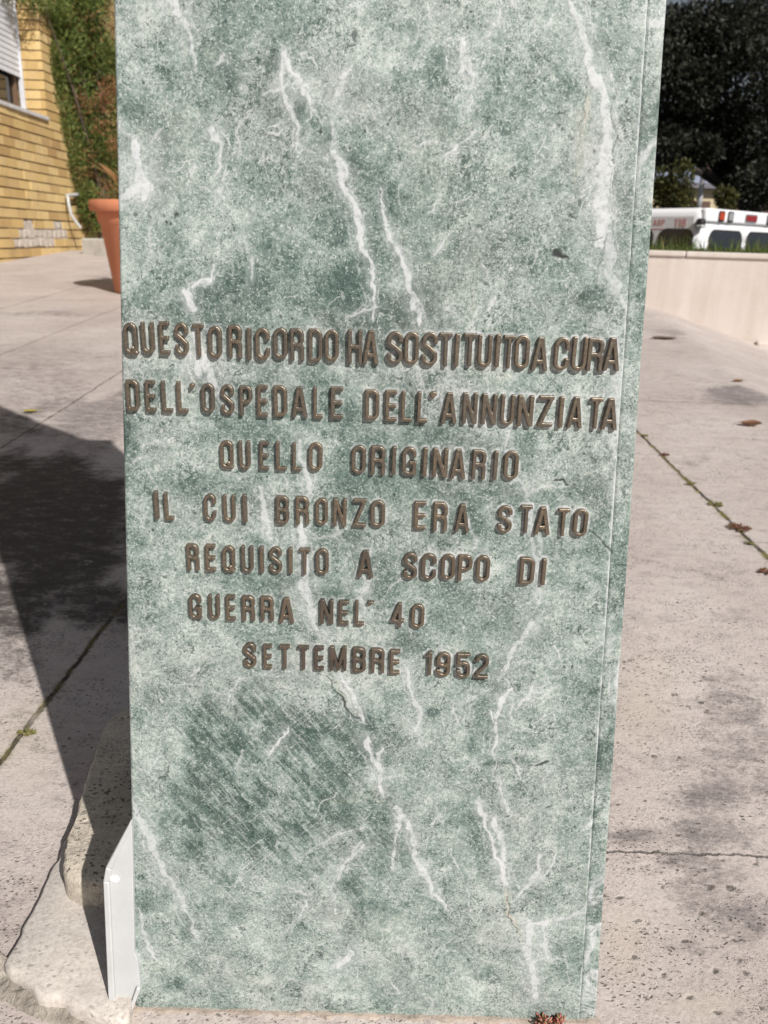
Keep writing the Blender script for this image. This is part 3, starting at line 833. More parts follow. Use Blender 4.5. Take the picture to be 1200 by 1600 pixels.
def glyph(ch):
    h = HW; T = 1 - h; B = h
    def st(W): return h, W - h, W / 2, (W - 2 * h) / 2
    bx = []      # straight strokes with square ends (x0,y0,x1,y1)
    pl = []      # round strokes (polylines)
    W = {'I': 2 * h, 'E': .36, 'L': .36, 'T': .42, 'A': .47, 'N': .46, 'M': .60, 'H': .45, 'Z': .46, '4': .46, '1': .26, "'": .25, 'B': .45, 'P': .44}.get(ch, .455)
    l, r, c, a = st(W)
    if ch == 'I': bx = [(l, 0, l, 1)]
    elif ch == 'L': bx = [(l, 0, l, 1), (l, B, W, B)]
    elif ch == 'E': bx = [(l, 0, l, 1), (l, B, W, B), (l, .5, W - .02, .5), (l, T, W, T)]
    elif ch == 'T': bx = [(c, 0, c, 1), (0, T, W, T)]
    elif ch == 'H': bx = [(l, 0, l, 1), (r, 0, r, 1), (l, .5, r, .5)]
    elif ch == 'N': bx = [(l, 0, l, 1), (r, 0, r, 1), (l + .005, 1.02, r - .005, -.02)]
    elif ch == 'M': bx = [(l, 0, l, 1), (r, 0, r, 1), (l + .01, 1.05, c, .02), (r - .01, 1.05, c, .02)]
    elif ch == 'A': bx = [(l - .02, -.05, c - .012, 1.05), (r + .02, -.05, c + .012, 1.05), (l + .05, .27, r - .05, .27)]
    elif ch == 'Z': bx = [(0.01, T, W, T), (0, B, W, B), (r, T + .02, l, B - .02)]
    elif ch == '4': bx = [(r - .09, 0, r - .09, 1), (.01, .26, W + .01, .26), (l - .01, .24, r - .10, 1.0)]
    elif ch == '1': bx = [(r, 0, r, 1)]; pl = [[(r - .02, .93), (r - .07, .86), (h, .83)]]
    elif ch == "'": pl = [[(c, .885), (c + .012, .875)], [(c + .02, .86), (c + .012, .80), (c - .03, .755)]]
    elif ch in 'OQ0':
        pl = [arcpts(c, T - a, a, 0, 180) + arcpts(c, B + a, a, 180, 360) + [(r, T - a)]]
        if ch == 'Q': bx = [(c + .02, .235, W - .02, .03)]; pl.append([(r - .03, .06), (r, .06)])
    elif ch == 'C': bx = [(r, .63, r, T - a), (r, .37, r, B + a)]; pl = [arcpts(c, T - a, a, 0, 180) + arcpts(c, B + a, a, 180, 360)]
    elif ch == 'G': bx = [(r, .65, r, T - a), (r, 0, r, .5), (c - .01, .455, W, .455)]; pl = [arcpts(c, T - a, a, 0, 180) + arcpts(c, B + a, a, 180, 360)]
    elif ch == 'U': bx = [(l, B + a, l, 1), (r, B + a, r, 1)]; pl = [arcpts(c, B + a, a, 180, 360)]
    elif ch == 'J': pass
    elif ch == 'S':
        bx = [(r, .67, r, T - a), (l, .33, l, B + a)]
        pl = [arcpts(c, T - a, a, 0, 180) + [(l, .70), (l + .012, .635), (c, .51), (r - .012, .375), (r, .31)] + arcpts(c, B + a, a, 0, -180)]
    elif ch == 'D': q = .17; bx = [(l, 0, l, 1)]; pl = [[(l, T)] + arcpts(r - q, T - q, q, 90, 0) + arcpts(r - q, B + q, q, 0, -90) + [(l, B)]]
    elif ch in 'PR':
        q = .15; y = .46 if ch == 'P' else .50
        bx = [(l, 0, l, 1)]; pl = [[(l, T)] + arcpts(r - q, T - q, q, 90, 0) + arcpts(r - q, y + q, q, 0, -90) + [(l, y)]]
        if ch == 'R': bx.append((r, 0, r, .40)); pl.append([(r - .10, .50), (r - .02, .46), (r, .38)])
    elif ch == 'B':
        q = .14; bx = [(l, 0, l, 1)]
        pl = [[(l, T)] + arcpts(r - q - .01, T - q, q, 90, 0) + arcpts(r - q - .01, .52 + q, q, 0, -90) + [(l, .52)],
              [(l, .52)] + arcpts(r - q, .52 - q, q, 90, 0) + arcpts(r - q, B + q, q, 0, -90) + [(l, B)]]
    elif ch == '9':
        pl = [arcpts(c, T - a, a, 0, 180) + arcpts(c, .46 + a, a, 180, 360) + [(r, T - a)], arcpts(c, B + a, a, 180, 360)]
        bx = [(r, B + a, r, T - a), (l, .30, l, B + a)]
    elif ch == '8':
        pl = [arcpts(c, T - a, a * .92, 0, 180, ry=a) + arcpts(c, .52 + a, a * .92, 180, 360, ry=a) + [(c + a * .92, T - a)],
              arcpts(c, .52 - a, a, 0, 180) + arcpts(c, B + a, a, 180, 360) + [(r, .52 - a)]]
    elif ch == '5':
        bx = [(l, .48, l, 1), (l, T, W - .02, T), (l, .33, l, B + a)]
        pl = [[(l, .52)] + arcpts(c, .60 - a, a, 150, 0) + arcpts(c, B + a, a, 0, -180)]
    elif ch == '2':
        bx = [(0, B, W, B), (l, .68, l, T - a)]
        pl = [arcpts(c, T - a, a, 180, 0) + [(r, .66), (r - .03, .56), (l + .05, .25), (l, B)]]
    return W, bx, pl

def g_sdf(ch, x, y):
    W, bx, pl = glyph(ch)
    d = np.full(np.shape(x), 9.0)
    for x0, y0, x1, y1 in bx:
        L = math.hypot(x1 - x0, y1 - y0); tx, ty = (x1 - x0) / L, (y1 - y0) / L
        mx, my = (x0 + x1) / 2, (y0 + y1) / 2
        al = np.abs((x - mx) * tx + (y - my) * ty) - (L / 2 - .018); ac = np.abs(-(x - mx) * ty + (y - my) * tx) - (HW - .018)
        d = np.minimum(d, np.hypot(np.maximum(al, 0), np.maximum(ac, 0)) + np.minimum(np.maximum(al, ac), 0) - .018)
    for P in pl:
        hw = HW * ((1.7 if P[0][1] > .88 else .95) if ch == "'" else 1)
        for (ax, ay), (bx_, by_) in zip(P[:-1], P[1:]):
            dx, dy = bx_ - ax, by_ - ay
            t = np.clip(((x - ax) * dx + (y - ay) * dy) / (dx * dx + dy * dy + 1e-12), 0, 1)
            d = np.minimum(d, np.hypot(x - ax - t * dx, y - ay - t * dy) - hw)
    if ch not in "'":
        d = np.maximum(d, np.maximum(-y, y - 1))
    return d

GLYPHS = {}
def glyph_mesh(ch, depth=.235, step=.0145, flat=False):
    """unit letter in the x-z plane, base at y=0, face towards -y"""
    key = (ch, depth)
    if key in GLYPHS: return GLYPHS[key]
    W = glyph(ch)[0]
    xs = np.arange(-.06, W + .06, step); ys = np.arange(-.06, 1.06, step)
    x, y = np.meshgrid(xs, ys)
    d = g_sdf(ch, x, y)
    ins = d < 0
    cell = ins[:-1, :-1] | ins[1:, :-1] | ins[:-1, 1:] | ins[1:, 1:]
    px = x.copy(); py = y.copy(); out = ~ins
    e = 1e-3
    for _ in range(4):
        dd = g_sdf(ch, px, py)
        gx_ = (g_sdf(ch, px + e, py) - g_sdf(ch, px - e, py)) / (2 * e); gy_ = (g_sdf(ch, px, py + e) - g_sdf(ch, px, py - e)) / (2 * e)
        gg = np.maximum(gx_ ** 2 + gy_ ** 2, .2)
        px = np.where(out, px - dd * gx_ / gg, px); py = np.where(out, py - dd * gy_ / gg, py)
    dd = np.maximum(0, -g_sdf(ch, px, py)); dd[out] = 0
    b = .026
    q = np.clip(dd / b, 0, 1)
    hh = depth * (.84 + .16 * np.sqrt(np.maximum(0, 1 - (1 - q) ** 2)))
    idx = -np.ones(x.shape, int)
    jj, ii = np.nonzero(cell)
    quads = np.stack([np.stack([jj, ii], 1), np.stack([jj, ii + 1], 1), np.stack([jj + 1, ii + 1], 1), np.stack([jj + 1, ii], 1)], 1)
    used = np.zeros(x.shape, bool); used[quads[..., 0], quads[..., 1]] = True
    idx[used] = np.arange(used.sum())
    V = np.stack([px[used], -hh[used], py[used]], 1)
    Fq = idx[quads[..., 0], quads[..., 1]]
    # walls along the boundary
    from collections import Counter
    ed = Counter()
    for f in Fq:
        for k in range(4):
            ed[(f[k], f[(k + 1) % 4])] += 1
    bd = [ab for ab in ed if (ab[1], ab[0]) not in ed]
    bv = sorted({a for ab in bd for a in ab}); mp = {a: i for i, a in enumerate(bv)}
    n0 = len(V); n1 = n0 + len(bv)
    Vt = V[bv].copy(); Vb = V[bv].copy()
    cxm = W / 2
    Vb[:, 1] = .01
    Vt2 = Vt.copy()
    V2 = np.concatenate([V, Vt2, Vb])
    Fw = np.array([[n0 + mp[b_], n0 + mp[a_], n1 + mp[a_], n1 + mp[b_]] for a_, b_ in bd])
    me = np_mesh('letter', V2, np.concatenate([Fq, Fw]), True)
    GLYPHS[key] = (me, W)
    return me, W

def bronze():
    t = NT('bronze')
    n1 = t.noise(9, 4, .6)
    oi = t.n('ShaderNodeObjectInfo').outputs['Random']
    base = t.mix(oi, (.25, .218, .17), (.33, .265, .185))
    col = t.mix(t.rng(n1, .35, .7), base, (.15, .125, .105))
    col = t.mix(t.math('MULTIPLY', t.rng(t.noise(40, 5, .65), .55, .75), .5), col, (.085, .07, .06))
    nb = t.bump(t.noise(60, 4, .6), .10, .02)
    return t.fin(col, t.rng(t.noise(25, 4), .3, .7, .26, .44), nb, metal=.85, spec=.45)
M_brz = bronze()

C1 = (180, 490, 1200 / 220); C2 = (380, 490, 1200 / 220); C3 = (580, 500, 1200 / 220); C4 = (780, 510, 1200 / 220)
C5 = (220, 680, 4.0); C6 = (500, 680, 3.75); C7 = (270, 840, 1200 / 330); C8 = (590, 770, 1200 / 350)
LINES = [
 [(C1, "Q 65 200 70 355,U 220 345 65 350,E 370 470 60 352,S 503 632 70 365,T 660 768 80 370,O 785 915 98 385,R 958 1085 90 380,I 1115 1165 115 395"),
  (C2, "C 100 232 115 400,O 253 385 115 392,R 400 525 120 408,D 553 680 122 420,O 693 820 130 412,H 890 1020 130 430,A 1020 1155 135 435"),
  (C3, "S 135 275 90 380,O 280 412 95 385,S 428 570 95 395,T 575 697 102 402,I 695 765 110 400,T 780 905 105 400,U 905 1035 118 408,I 1040 1115 115 408"),
  (C4, "T 25 140 68 365,O 128 268 70 370,A 275 425 85 382,C 460 605 85 380,U 610 755 82 385,R 740 895 92 388,A 885 1040 90 385")],
 [(C1, "D 85 215 555 835,E 250 350 560 842,L 388 495 565 848,L 520 625 570 850,' 625 685 580 655,O 730 855 585 852,S 897 1020 595 870,P 1058 1175 605 875"),
  (C2, "E 113 215 600 885,D 258 383 605 885,A 415 550 615 888,L 595 682 615 900,E 742 855 615 900,D 1038 1165 640 912"),
  (C3, "E 120 225 590 870,L 255 350 597 872,L 390 485 600 880,' 497 565 600 685,A 597 735 610 888,N 775 910 612 890,N 935 1075 620 898"),
  (C4, "U 5 135 572 850,N 150 298 578 858,Z 325 470 582 862,I 487 570 590 868,A 580 720 590 872,T 765 885 600 880,A 868 1020 605 888")],
 [(C5, "Q 490 583 25 215,U 612 692 28 220,E 738 805 30 222,L 842 915 32 225,L 945 1008 38 228,O 1045 1138 38 228"),
  (C6, "O 183 270 52 230,R 297 385 55 235,I 412 455 58 235,G 480 567 62 240,I 593 637 65 248,N 657 752 68 250,A 765 858 75 260,R 888 975 78 262,I 1005 1050 85 265,O 1073 1168 85 265")],
 [(C5, "I 80 118 340 528,L 145 210 348 535,C 390 475 358 542,U 512 597 365 550,I 635 670 362 550,B 843 930 370 560,R 968 1055 375 565,O 1090 1173 385 565"),
  (C6, "N 75 157 362 538,Z 192 272 365 542,O 297 385 375 545,E 550 625 380 558,R 662 750 385 568,A 790 880 395 572"),
  (C8, "S 640 725 62 220,T 762 832 60 222,A 840 930 70 230,T 960 1030 78 238,O 1043 1130 80 238")],
 [(C7, "R 78 155 28 193,E 182 247 30 195,Q 278 357 38 200,U 388 463 38 205,I 490 523 42 205,S 547 625 45 210,I 652 687 48 210,T 715 783 52 215,O 812 890 55 215,A 1050 1140 65 232"),
  (C8, "S 137 215 312 468,C 232 318 318 472,O 337 418 322 470,P 428 510 325 478,O 525 605 328 480,D 757 845 338 497,I 868 912 345 500")],
 [(C7, "G 88 168 312 468,U 200 272 315 472,E 300 360 318 478,R 392 470 322 480,R 497 577 325 480,A 603 690 332 490,N 835 915 342 497,E 942 1003 348 502,L 1035 1090 350 505,' 1100 1143 350 392"),
  (C8, "4 70 145 580 725,0 178 252 588 730")],
 [(C7, "S 400 478 588 745,E 512 568 598 750,T 605 670 600 752,T 708 778 605 755,E 803 862 608 760,M 890 990 608 762,B 1020 1100 615 772,R 1125 1205 620 775"),
  (C8, "E 65 122 832 978,1 250 292 840 980,9 312 392 845 990,5 420 500 850 998,2 518 598 855 1000")],
]
LDEP = .0037
KIND = {"'": 'apostrophe', '4': 'digit', '0': 'digit', '1': 'digit', '9': 'digit', '5': 'digit', '2': 'digit'}
n_letters = 0
rest = []
for li, line in enumerate(LINES):
    for (ox, oy, sc), txt in line:
        for item in txt.split(','):
            ch, a, b, tp, bt = item.split(); a, b, tp, bt = (float(q) for q in (a, b, tp, bt))
            a = ox + a / sc; b = ox + b / sc; tp = oy + tp / sc; bt = oy + bt / sc
            ym = (tp + bt) / 2
            base, face = D, D - LDEP
            xa = FY(a + .5, ym, base if a > 600 else face).x; xb = FY(b - .5, ym, face if b > 600 else base).x
            zt = FY((a + b) / 2, tp + .6, base).z; zb = FY((a + b) / 2, bt - .6, face).z
            me, W = glyph_mesh(ch)
            if ch == "'":
                hgt = (zt - zb) / .36; zb = zt - hgt
                sx_ = (xb - xa) / W * 1.15; 
            else:
                hgt = zt - zb; sx_ = (xb - xa) / W
            if ch == 'I': sx_ = min(sx_, hgt * 1.12)
            x0_ = (xa + xb) / 2 - W * sx_ / 2                # pale residue of the fixing round each letter
            ca0 = max(0, int(np.searchsorted(zs, zb - .004)) - 1); ca1 = int(np.searchsorted(zs, zb + hgt + .004)) + 1
            xr = Xf[ca0:ca1]; zr = Z[ca0:ca1]
            cc = np.nonzero((xr.max(0) > x0_ - .004) & (xr.min(0) < x0_ + W * sx_ + .004))[0]
            if len(cc):
                xr = xr[:, cc[0]:cc[-1] + 1]; zr = zr[:, cc[0]:cc[-1] + 1]
                dl = g_sdf(ch, (xr - x0_) / sx_, (zr - zb) / hgt) * hgt
                hal = sstep(.0021, .0006, dl + (fbm(xr * 500, zr * 500, 13, 2) - .5) * .0012) * (.35 + .55 * sstep(-.05, .10, (xa + xb) / 2)) * sstep(.25, .55, fbm(xr * 130, zr * 130, 14, 3))
                vein[ca0:ca1, cc[0]:cc[-1] + 1] = np.maximum(vein[ca0:ca1, cc[0]:cc[-1] + 1], hal)
            kind = KIND.get(ch, 'letter')
            if kind == 'letter': n_letters += 1
            if kind == 'letter' and n_letters > 100:
                rest.append((me, sx_, hgt, (xa + xb) / 2 - W * sx_ / 2, zb)); continue
            o = link(kind, me, pillar)
            if not me.materials: me.materials.append(M_brz)
            o.location = ((xa + xb) / 2 - W * sx_ / 2, D + .0002, zb)
            o.rotation_euler = (0, R(random.uniform(-.9, .9)), 0)
            o.scale = (sx_, LDEP / .235 * random.uniform(.92, 1.08), hgt)
ca[:nb0, 0] = vein.ravel(); at.data.foreach_set('color', ca.ravel())
vv = []; ff = []; n0 = 0
for me, sx_, hg, x0, z0 in rest:
    c = np.zeros(len(me.vertices) * 3, np.float32); me.vertices.foreach_get('co', c); c = c.reshape(-1, 3)
    q = np.zeros(len(me.loops), np.int32); me.loops.foreach_get('vertex_index', q)
    vv.append(c * np.array([sx_, LDEP / .235, hg]) + np.array([x0, D + .0002, z0])); ff.append(q.reshape(-1, 4) + n0); n0 += len(c)
if vv:
    o = link('letters', np_mesh('letters', np.concatenate(vv), np.concatenate(ff), True), pillar, M_brz)
    o['kind'] = 'stuff'

# ================================================================== FOOT OF THE PILLAR
def gzz(x, y): return float(gz(x, y))

def stone_poly(name, px_top, z_top, z_bot, mat, label, cat, rough=.004, seed=1, bevel=.004, jag=None, n_sub=10, inset=0.0):
    """a flat-topped broken stone: outline (photo points on its top) with ragged edges"""
    rs = random.Random(seed)
    P = [G(x, y, z_top) for x, y in px_top]
    pts = []
    for i, p in enumerate(P):
        q = P[(i + 1) % len(P)]
        L = (q - p).length
        k = max(1, int(L / .006))
        jg = (jag[i] if jag else 1.0) * rough
        nrm = Vector((q.y - p.y, p.x - q.x, 0)).normalized()
        off = 0
        for j in range(k):
            t = j / k
            off = off * .6 + rs.uniform(-1, 1) * jg * .6
            pts.append(p.lerp(q, t) + nrm * (off if j else 0) * (1 if 0 < t < 1 else 0))
    import bmesh
    bm = bmesh.new()
    rings = []
    c = sum(pts, Vector()) / len(pts)
    # profile from the foot to the rounded top
    H = z_top - z_bot
    prof = [(0.0, -H), (.0006, -H * .55), (.0, -H * .25), (bevel * .35, -bevel * .45), (bevel, 0.0)]
    for k, (ins, dz) in enumerate(prof):
        ring = []
        for p in pts:
            d = (c - p); d.z = 0; d = d.normalized()
            jit = Vector((rs.uniform(-1, 1), rs.uniform(-1, 1), rs.uniform(-1, 1) * .5)) * (.0005 if 0 < k < 4 else 0)
            ring.append(bm.verts.new(p + d * ins + Vector((0, 0, dz)) + jit))
        rings.append(ring)
    n = len(pts)
    for a, b in zip(rings[:-1], rings[1:]):
        for i in range(n):
            bm.faces.new((a[i], a[(i + 1) % n], b[(i + 1) % n], b[i]))
    tf = bm.faces.new(rings[-1])
    bmesh.ops.triangulate(bm, faces=[tf])
    bmesh.ops.recalc_face_normals(bm, faces=bm.faces)
    me = bpy.data.meshes.new(name); bm.to_mesh(me); bm.free()
    for p in me.polygons: p.use_smooth = True
    me.set_sharp_from_angle(angle=R(50))
    o = link(name, me, None, mat)
    return tag(o, label, cat)

M_slab = travertine('broken_travertine', base=((.56, .51, .46), (.66, .61, .56)), pores=.5, bumpk=.5)
M_block = travertine('block_travertine', base=((.54, .47, .375), (.68, .61, .50)), pores=1.0, bumpk=1.6)
stone_poly('base_slab', [(86, 1346), (92, 1340), (112, 1290), (207, 1290), (207, 1560), (200, 1588), (190, 1596), (168, 1592), (120, 1572), (88, 1558), (52, 1544), (30, 1522), (4, 1506)], .018, -.012, M_slab,
           'pale broken travertine slab with a crumbling front edge at the left foot of the pillar', 'stone slab', rough=.0022, seed=4, jag=[1, 1, 1, 0, 0, 0, 1, 1, 2, 2, 2, 2, .7])
stone_poly('stone_block', [(215, 1098), (196, 1106), (171, 1120), (158, 1140), (150, 1165), (136, 1205), (125, 1238), (112, 1285), (100, 1325), (97, 1348), (104, 1366), (125, 1376), (160, 1378), (222, 1372)], .048, .015, M_block,
           'worn cream travertine block full of dark pores leaning in the shade against the pillar', 'stone block', rough=.0018, seed=9, bevel=.006)
# crumbling crust of old mortar along the slab's front edge
M_crust = simple('old_mortar', (.36, .32, .27), .95, .35, 50, bump=1.0, bs=240, dirt=((.10, .085, .07), .8))
EA = [(-30, 1488), (4, 1508), (30, 1524), (52, 1545), (88, 1559), (120, 1573), (168, 1594)]
EB = [(-40, 1562), (10, 1574), (40, 1592), (70, 1606), (100, 1614), (130, 1622), (170, 1640)]
na, nb_c = 130, 26
vs = []; fs = []
def along(E, t):
    k = t * (len(E) - 1); i = min(int(k), len(E) - 2); f = k - i
    return (E[i][0] * (1 - f) + E[i + 1][0] * f, E[i][1] * (1 - f) + E[i + 1][1] * f)
for i in range(na + 1):
    t = i / na
    a = G(*along(EA, t)); b = G(*along(EB, t))
    for j in range(nb_c + 1):
        u = j / nb_c
        p = a.lerp(b, u)
        nz = float(fbm(np.array([p.x * 90.]), np.array([p.y * 90.]), 8, 4)[0]) - .5
        nz2 = float(fbm(np.array([p.x * 30. + 5]), np.array([p.y * 30.]), 18, 3)[0]) - .5
        h = .0135 * max(0, 1 - u) ** .55 * (.75 + 1.0 * nz2) + nz * .009 * math.sin(math.pi * min(1, .15 + u * .9)) - .004 * u
        vs.append((p.x, p.y, p.z + h))
for i in range(na):
    for j in range(nb_c):
        q = i * (nb_c + 1) + j
        fs.append((q, q + 1, q + nb_c + 2, q + nb_c + 1))
mb = MB(); mb.add(vs, fs)
o = mb.build('mortar_crust', M_crust, None)
tag(o, 'crumbling grey-brown mortar crust along the broken front edge of the pale slab', 'mortar')
# white steel bracket
M_wht = simple('white_paint', (.50, .51, .51), .42, .07, 25, bump=.08, dirt=((.27, .22, .17), .55))
yb = D - .004
def fb(x, y, Yp): return FY(x, y, Yp)
brk = empty('steel_bracket', (fb(190, 1500, yb).x, yb, .02), 'white painted steel bracket with cut corners at the left foot of the pillar', 'bracket')
out = [(206, 1281), (165, 1356), (161, 1378), (171, 1606), (196, 1610), (219, 1546), (215, 1500), (210, 1490)]
P = [fb(x, y, yb) - brk.location for x, y in out]
mb = MB(); mb.prism(P, Vector((0, .013, 0)))
mb.build('plate', M_wht, brk, bevel=.0006)
rimo = [(204, 1283), (165, 1356), (161, 1378), (171, 1606), (196, 1610), (219, 1546)]
rimi = [(205.5, 1292), (174, 1360), (170, 1380), (181, 1600), (192, 1604), (213, 1544)]
mb = MB()
Ro = [fb(x, y, yb - .0035) - brk.location for x, y in rimo]; Ri = [fb(x, y, yb - .0035) - brk.location for x, y in rimi]
for i in range(len(Ro) - 1):
    q = [Ro[i], Ro[i + 1], Ri[i + 1], Ri[i]]
    mb.hexa(q, [v + Vector((0, .0033, 0)) for v in q])
mb.build('rim', M_wht, brk, bevel=.0009, segs=3, smooth=True)
for x, y in [(179, 1373), (193, 1588)]:
    c = fb(x, y, yb - .0002) - brk.location
    s = MB(); s.lathe([(.0040, 0), (.0036, .0008), (.0022, .0013), (.0004, .0014)], 16)
    s.v = [(c.x + v[0], c.y - v[2], c.z + v[1] * .9) for v in s.v]
    s.build('screw', simple('screw_paint', (.8, .8, .8), .3, .03), brk, smooth=True)

# mortar / dirt strip along the pillar's front foot
M_mort = simple('mortar', (.36, .30, .25), .9, .3, 60, bump=.6, bs=260)
mb = MB()
n = 60
xs_ = np.linspace(-.205, .195, n)
v = []; f = []
for i, x in enumerate(xs_):
    g = gzz(x, D); w = .006 + .004 * math.sin(i * 1.7) * math.sin(i * .45) + random.uniform(-.001, .001)
    h = .0035 + random.uniform(-.001, .0012)
    v += [(x, D - w, g - .003), (x, D - w * .45, g + h * .8), (x, D + .003, g + h)]
for i in range(n - 1):
    a = i * 3
    f += [(a, a + 3, a + 4, a + 1), (a + 1, a + 4, a + 5, a + 2)]
mb.add(v, f)
o = mb.build('mortar_bed', M_mort, pillar, smooth=True)

# stonecrop plants
def fleshy(name, centre, r, n, cols, label, cat, group=None, h=1.0, lf=.0022, seed=0):
    rs = np.random.default_rng(seed + 5)
    root = empty(name, centre, label, cat, group)
    vs = []; fs = []; mats = []
    m2 = leaf_mat(name + '_leaf', cols, .1, .4)
    ico_v = np.array([(0, 0, -1), (.8, 0, -.2), (.25, .76, -.2), (-.65, .47, -.2), (-.65, -.47, -.2), (.25, -.76, -.2), (.65, .47, .4), (-.25, .76, .4), (-.8, 0, .4), (-.25, -.76, .4), (.65, -.47, .4), (0, 0, 1)], float)
    ico_f = np.array([(0, 2, 1), (0, 3, 2), (0, 4, 3), (0, 5, 4), (0, 1, 5), (1, 2, 6), (2, 3, 7), (3, 4, 8), (4, 5, 9), (5, 1, 10), (1, 6, 10), (2, 7, 6), (3, 8, 7), (4, 9, 8), (5, 10, 9), (6, 7, 11), (7, 8, 11), (8, 9, 11), (9, 10, 11), (10, 6, 11)])
    stems = MB()
    k = max(3, n // 9)
    for s in range(k):
        a = rs.uniform(0, 6.28); rr = r * math.sqrt(rs.random())
        tip = np.array([math.cos(a) * rr, math.sin(a) * rr, r * h * rs.uniform(.35, .9) * (1 - .5 * rr / r)])
        b0 = tip * np.array([.45, .45, 0])
        stems.tube([b0, (b0 + tip) / 2 + np.array([0, 0, r * .05]), tip], lf * .25, 5)
        for j in range(n // k):
            t = rs.uniform(.35, 1.05); p = b0 * (1 - t) + tip * t
            d = rs.normal(size=3); d[2] = abs(d[2]) * .6 + .3; d /= np.linalg.norm(d)
            sd = np.cross(d, [0.3, .2, 1]); sd /= np.linalg.norm(sd); up = np.cross(sd, d)
            L = lf * rs.uniform(.7, 1.3)
            q = p + d * L * .9 + ico_v[:, 2:3] * d * L + ico_v[:, 0:1] * sd * L * .42 + ico_v[:, 1:2] * up * L * .36
            fs.append(ico_f + len(vs) * 12); vs.append(q)
    link('leaf', np_mesh('leaf', np.concatenate(vs), np.concatenate(fs), True), root, m2)['kind'] = 'stuff'
    stems.build('stem', simple(name + '_stem', (.16, .07, .04), .6), root)
    return root
RED = [(0, (.15, .05, .04)), (.45, (.24, .095, .07)), (.75, (.20, .12, .06)), (1, (.15, .15, .05))]
GRN = [(0, (.10, .12, .03)), (.5, (.20, .20, .06)), (1, (.27, .20, .09))]
c = G(856, 1590); fleshy('stonecrop', Vector((c.x, D - .008, gzz(c.x, D - .008))), .0135, 320, [(0, (.30, .07, .06)), (.45, (.45, .16, .13)), (.75, (.34, .20, .11)), (1, (.18, .20, .07))], 'red and green stonecrop growing at the right front foot of the marble pillar', 'plant', lf=.0026, h=1.3, seed=3)
WG = 'weeds in the mossy joint of the paving'
for i, (x, y, r, n, cl, lb) in enumerate([
    (1155, 827, .034, 620, RED, 'largest red stonecrop patch lying across the mossy paving joint'),
    (1197, 895, .022, 300, RED, 'red stonecrop tuft at the right edge of the photo below the mossy joint'),
    (1172, 850, .014, 110, GRN, 'bright green weed tuft just below the largest red stonecrop patch'),
    (1118, 790, .026, 220, GRN, 'yellow-green weed tuft in the mossy joint above the red stonecrop'),
    (1080, 757, .022, 150, GRN, 'small olive weed halfway along the mossy paving joint'),
    (1036, 712, .024, 150, RED, 'brownish weed spreading sideways over the upper part of the mossy joint'),
    (1006, 682, .020, 150, GRN, 'green weed at the top of the mossy joint beside the pillar edge')]):
    c = G(x, y); fleshy('weed', Vector((c.x, c.y, gzz(c.x, c.y) + .001)), r * .72, int(n * .8), cl, lb, 'weed', WG, h=.35, lf=.0024, seed=20 + i)
c = G(40, 1146); fleshy('moss', Vector((c.x, c.y, gzz(c.x, c.y))), .012, 60, GRN, 'tuft of green moss in the paving joint left of the stone block', 'moss', h=.3, lf=.003, seed=60)

# fallen leaves
def dry_leaf(c, L, rz, cols, label, group='dry leaves on the paving', curl=.5):
    mb = MB(); n = 8; vs = []; fs = []
    for i in range(n + 1):
        t = i / n; w = math.sin(math.pi * t ** .8) * .26 * L + .0006
        zc = curl * L * .35 * (t - .5) ** 2 * 2
        for k, s in enumerate((-1, -.5, 0, .5, 1)):
            vs.append(((t - .5) * L, s * w * (1 + .12 * math.sin(i * 2.3)), zc + abs(s) * w * curl + .0015))
    for i in range(n):
        for k in range(4):
            a = i * 5 + k; fs.append((a, a + 5, a + 6, a + 1))
    vs2 = len(vs)
    mb.add(vs, fs)
    mb.tube([(L * .5, 0, curl * L * .18), (L * .75, .01 * L, .002)], .0007, 5)
    o = mb.build('dry_leaf', leaf_mat('dry_leaf', cols, .15), None, smooth=True)
    o.location = (c.x, c.y, gzz(c.x, c.y) + .003); o.rotation_euler = (0, 0, rz)
    tag(o, label, 'leaf', group)
BRN = [(0, (.16, .08, .045)), (1, (.26, .14, .08))]
dry_leaf(G(1172, 667), .07, 2.9, BRN, 'curled brown leaf lying on the paving right of the pillar', curl=.8)
dry_leaf(G(1155, 597), .055, .3, [(0, (.28, .15, .08)), (1, (.3, .18, .1))], 'small reddish dry leaf farther away on the paving near the low wall', curl=.4)
dry_leaf(G(49, 645), .05, .5, [(0, (.42, .34, .06)), (1, (.36, .3, .08))], 'yellow leaf on the paving left of the pillar just above its shadow', curl=.3)
dry_leaf(G(1040, 530), .16, .2, [(0, (.22, .16, .12)), (1, (.2, .15, .12))], 'flat brown leaf lying on the paving close to the foot of the low wall', curl=.2)

# guessed figure on top: outside the frame, shaped to throw the end of the shadow on the left
mb = MB()
prof = [(.10, 0), (.225, .006), (.24, .02), (.188, .124), (.112, .305), (.042, .483), (.02, .525), (.003, .54)]
mb.lathe(prof, 48)
v2 = []
for x, y, z in mb.v:
    a = math.atan2(y, x); f = 1 + .025 * math.sin(a * 9 + z * 14) * max(0, 1 - z * 2)
    v2.append((x * f, y * f * .62, z))
mb.v = v2
fig = mb.build('shadow_figure', M_brz, None, smooth=True)
fig.location = (-.08, D + DEP / 2, TOP + .022)
tag(fig, 'dark bronze draped figure standing on top of the marble pillar', 'statue')

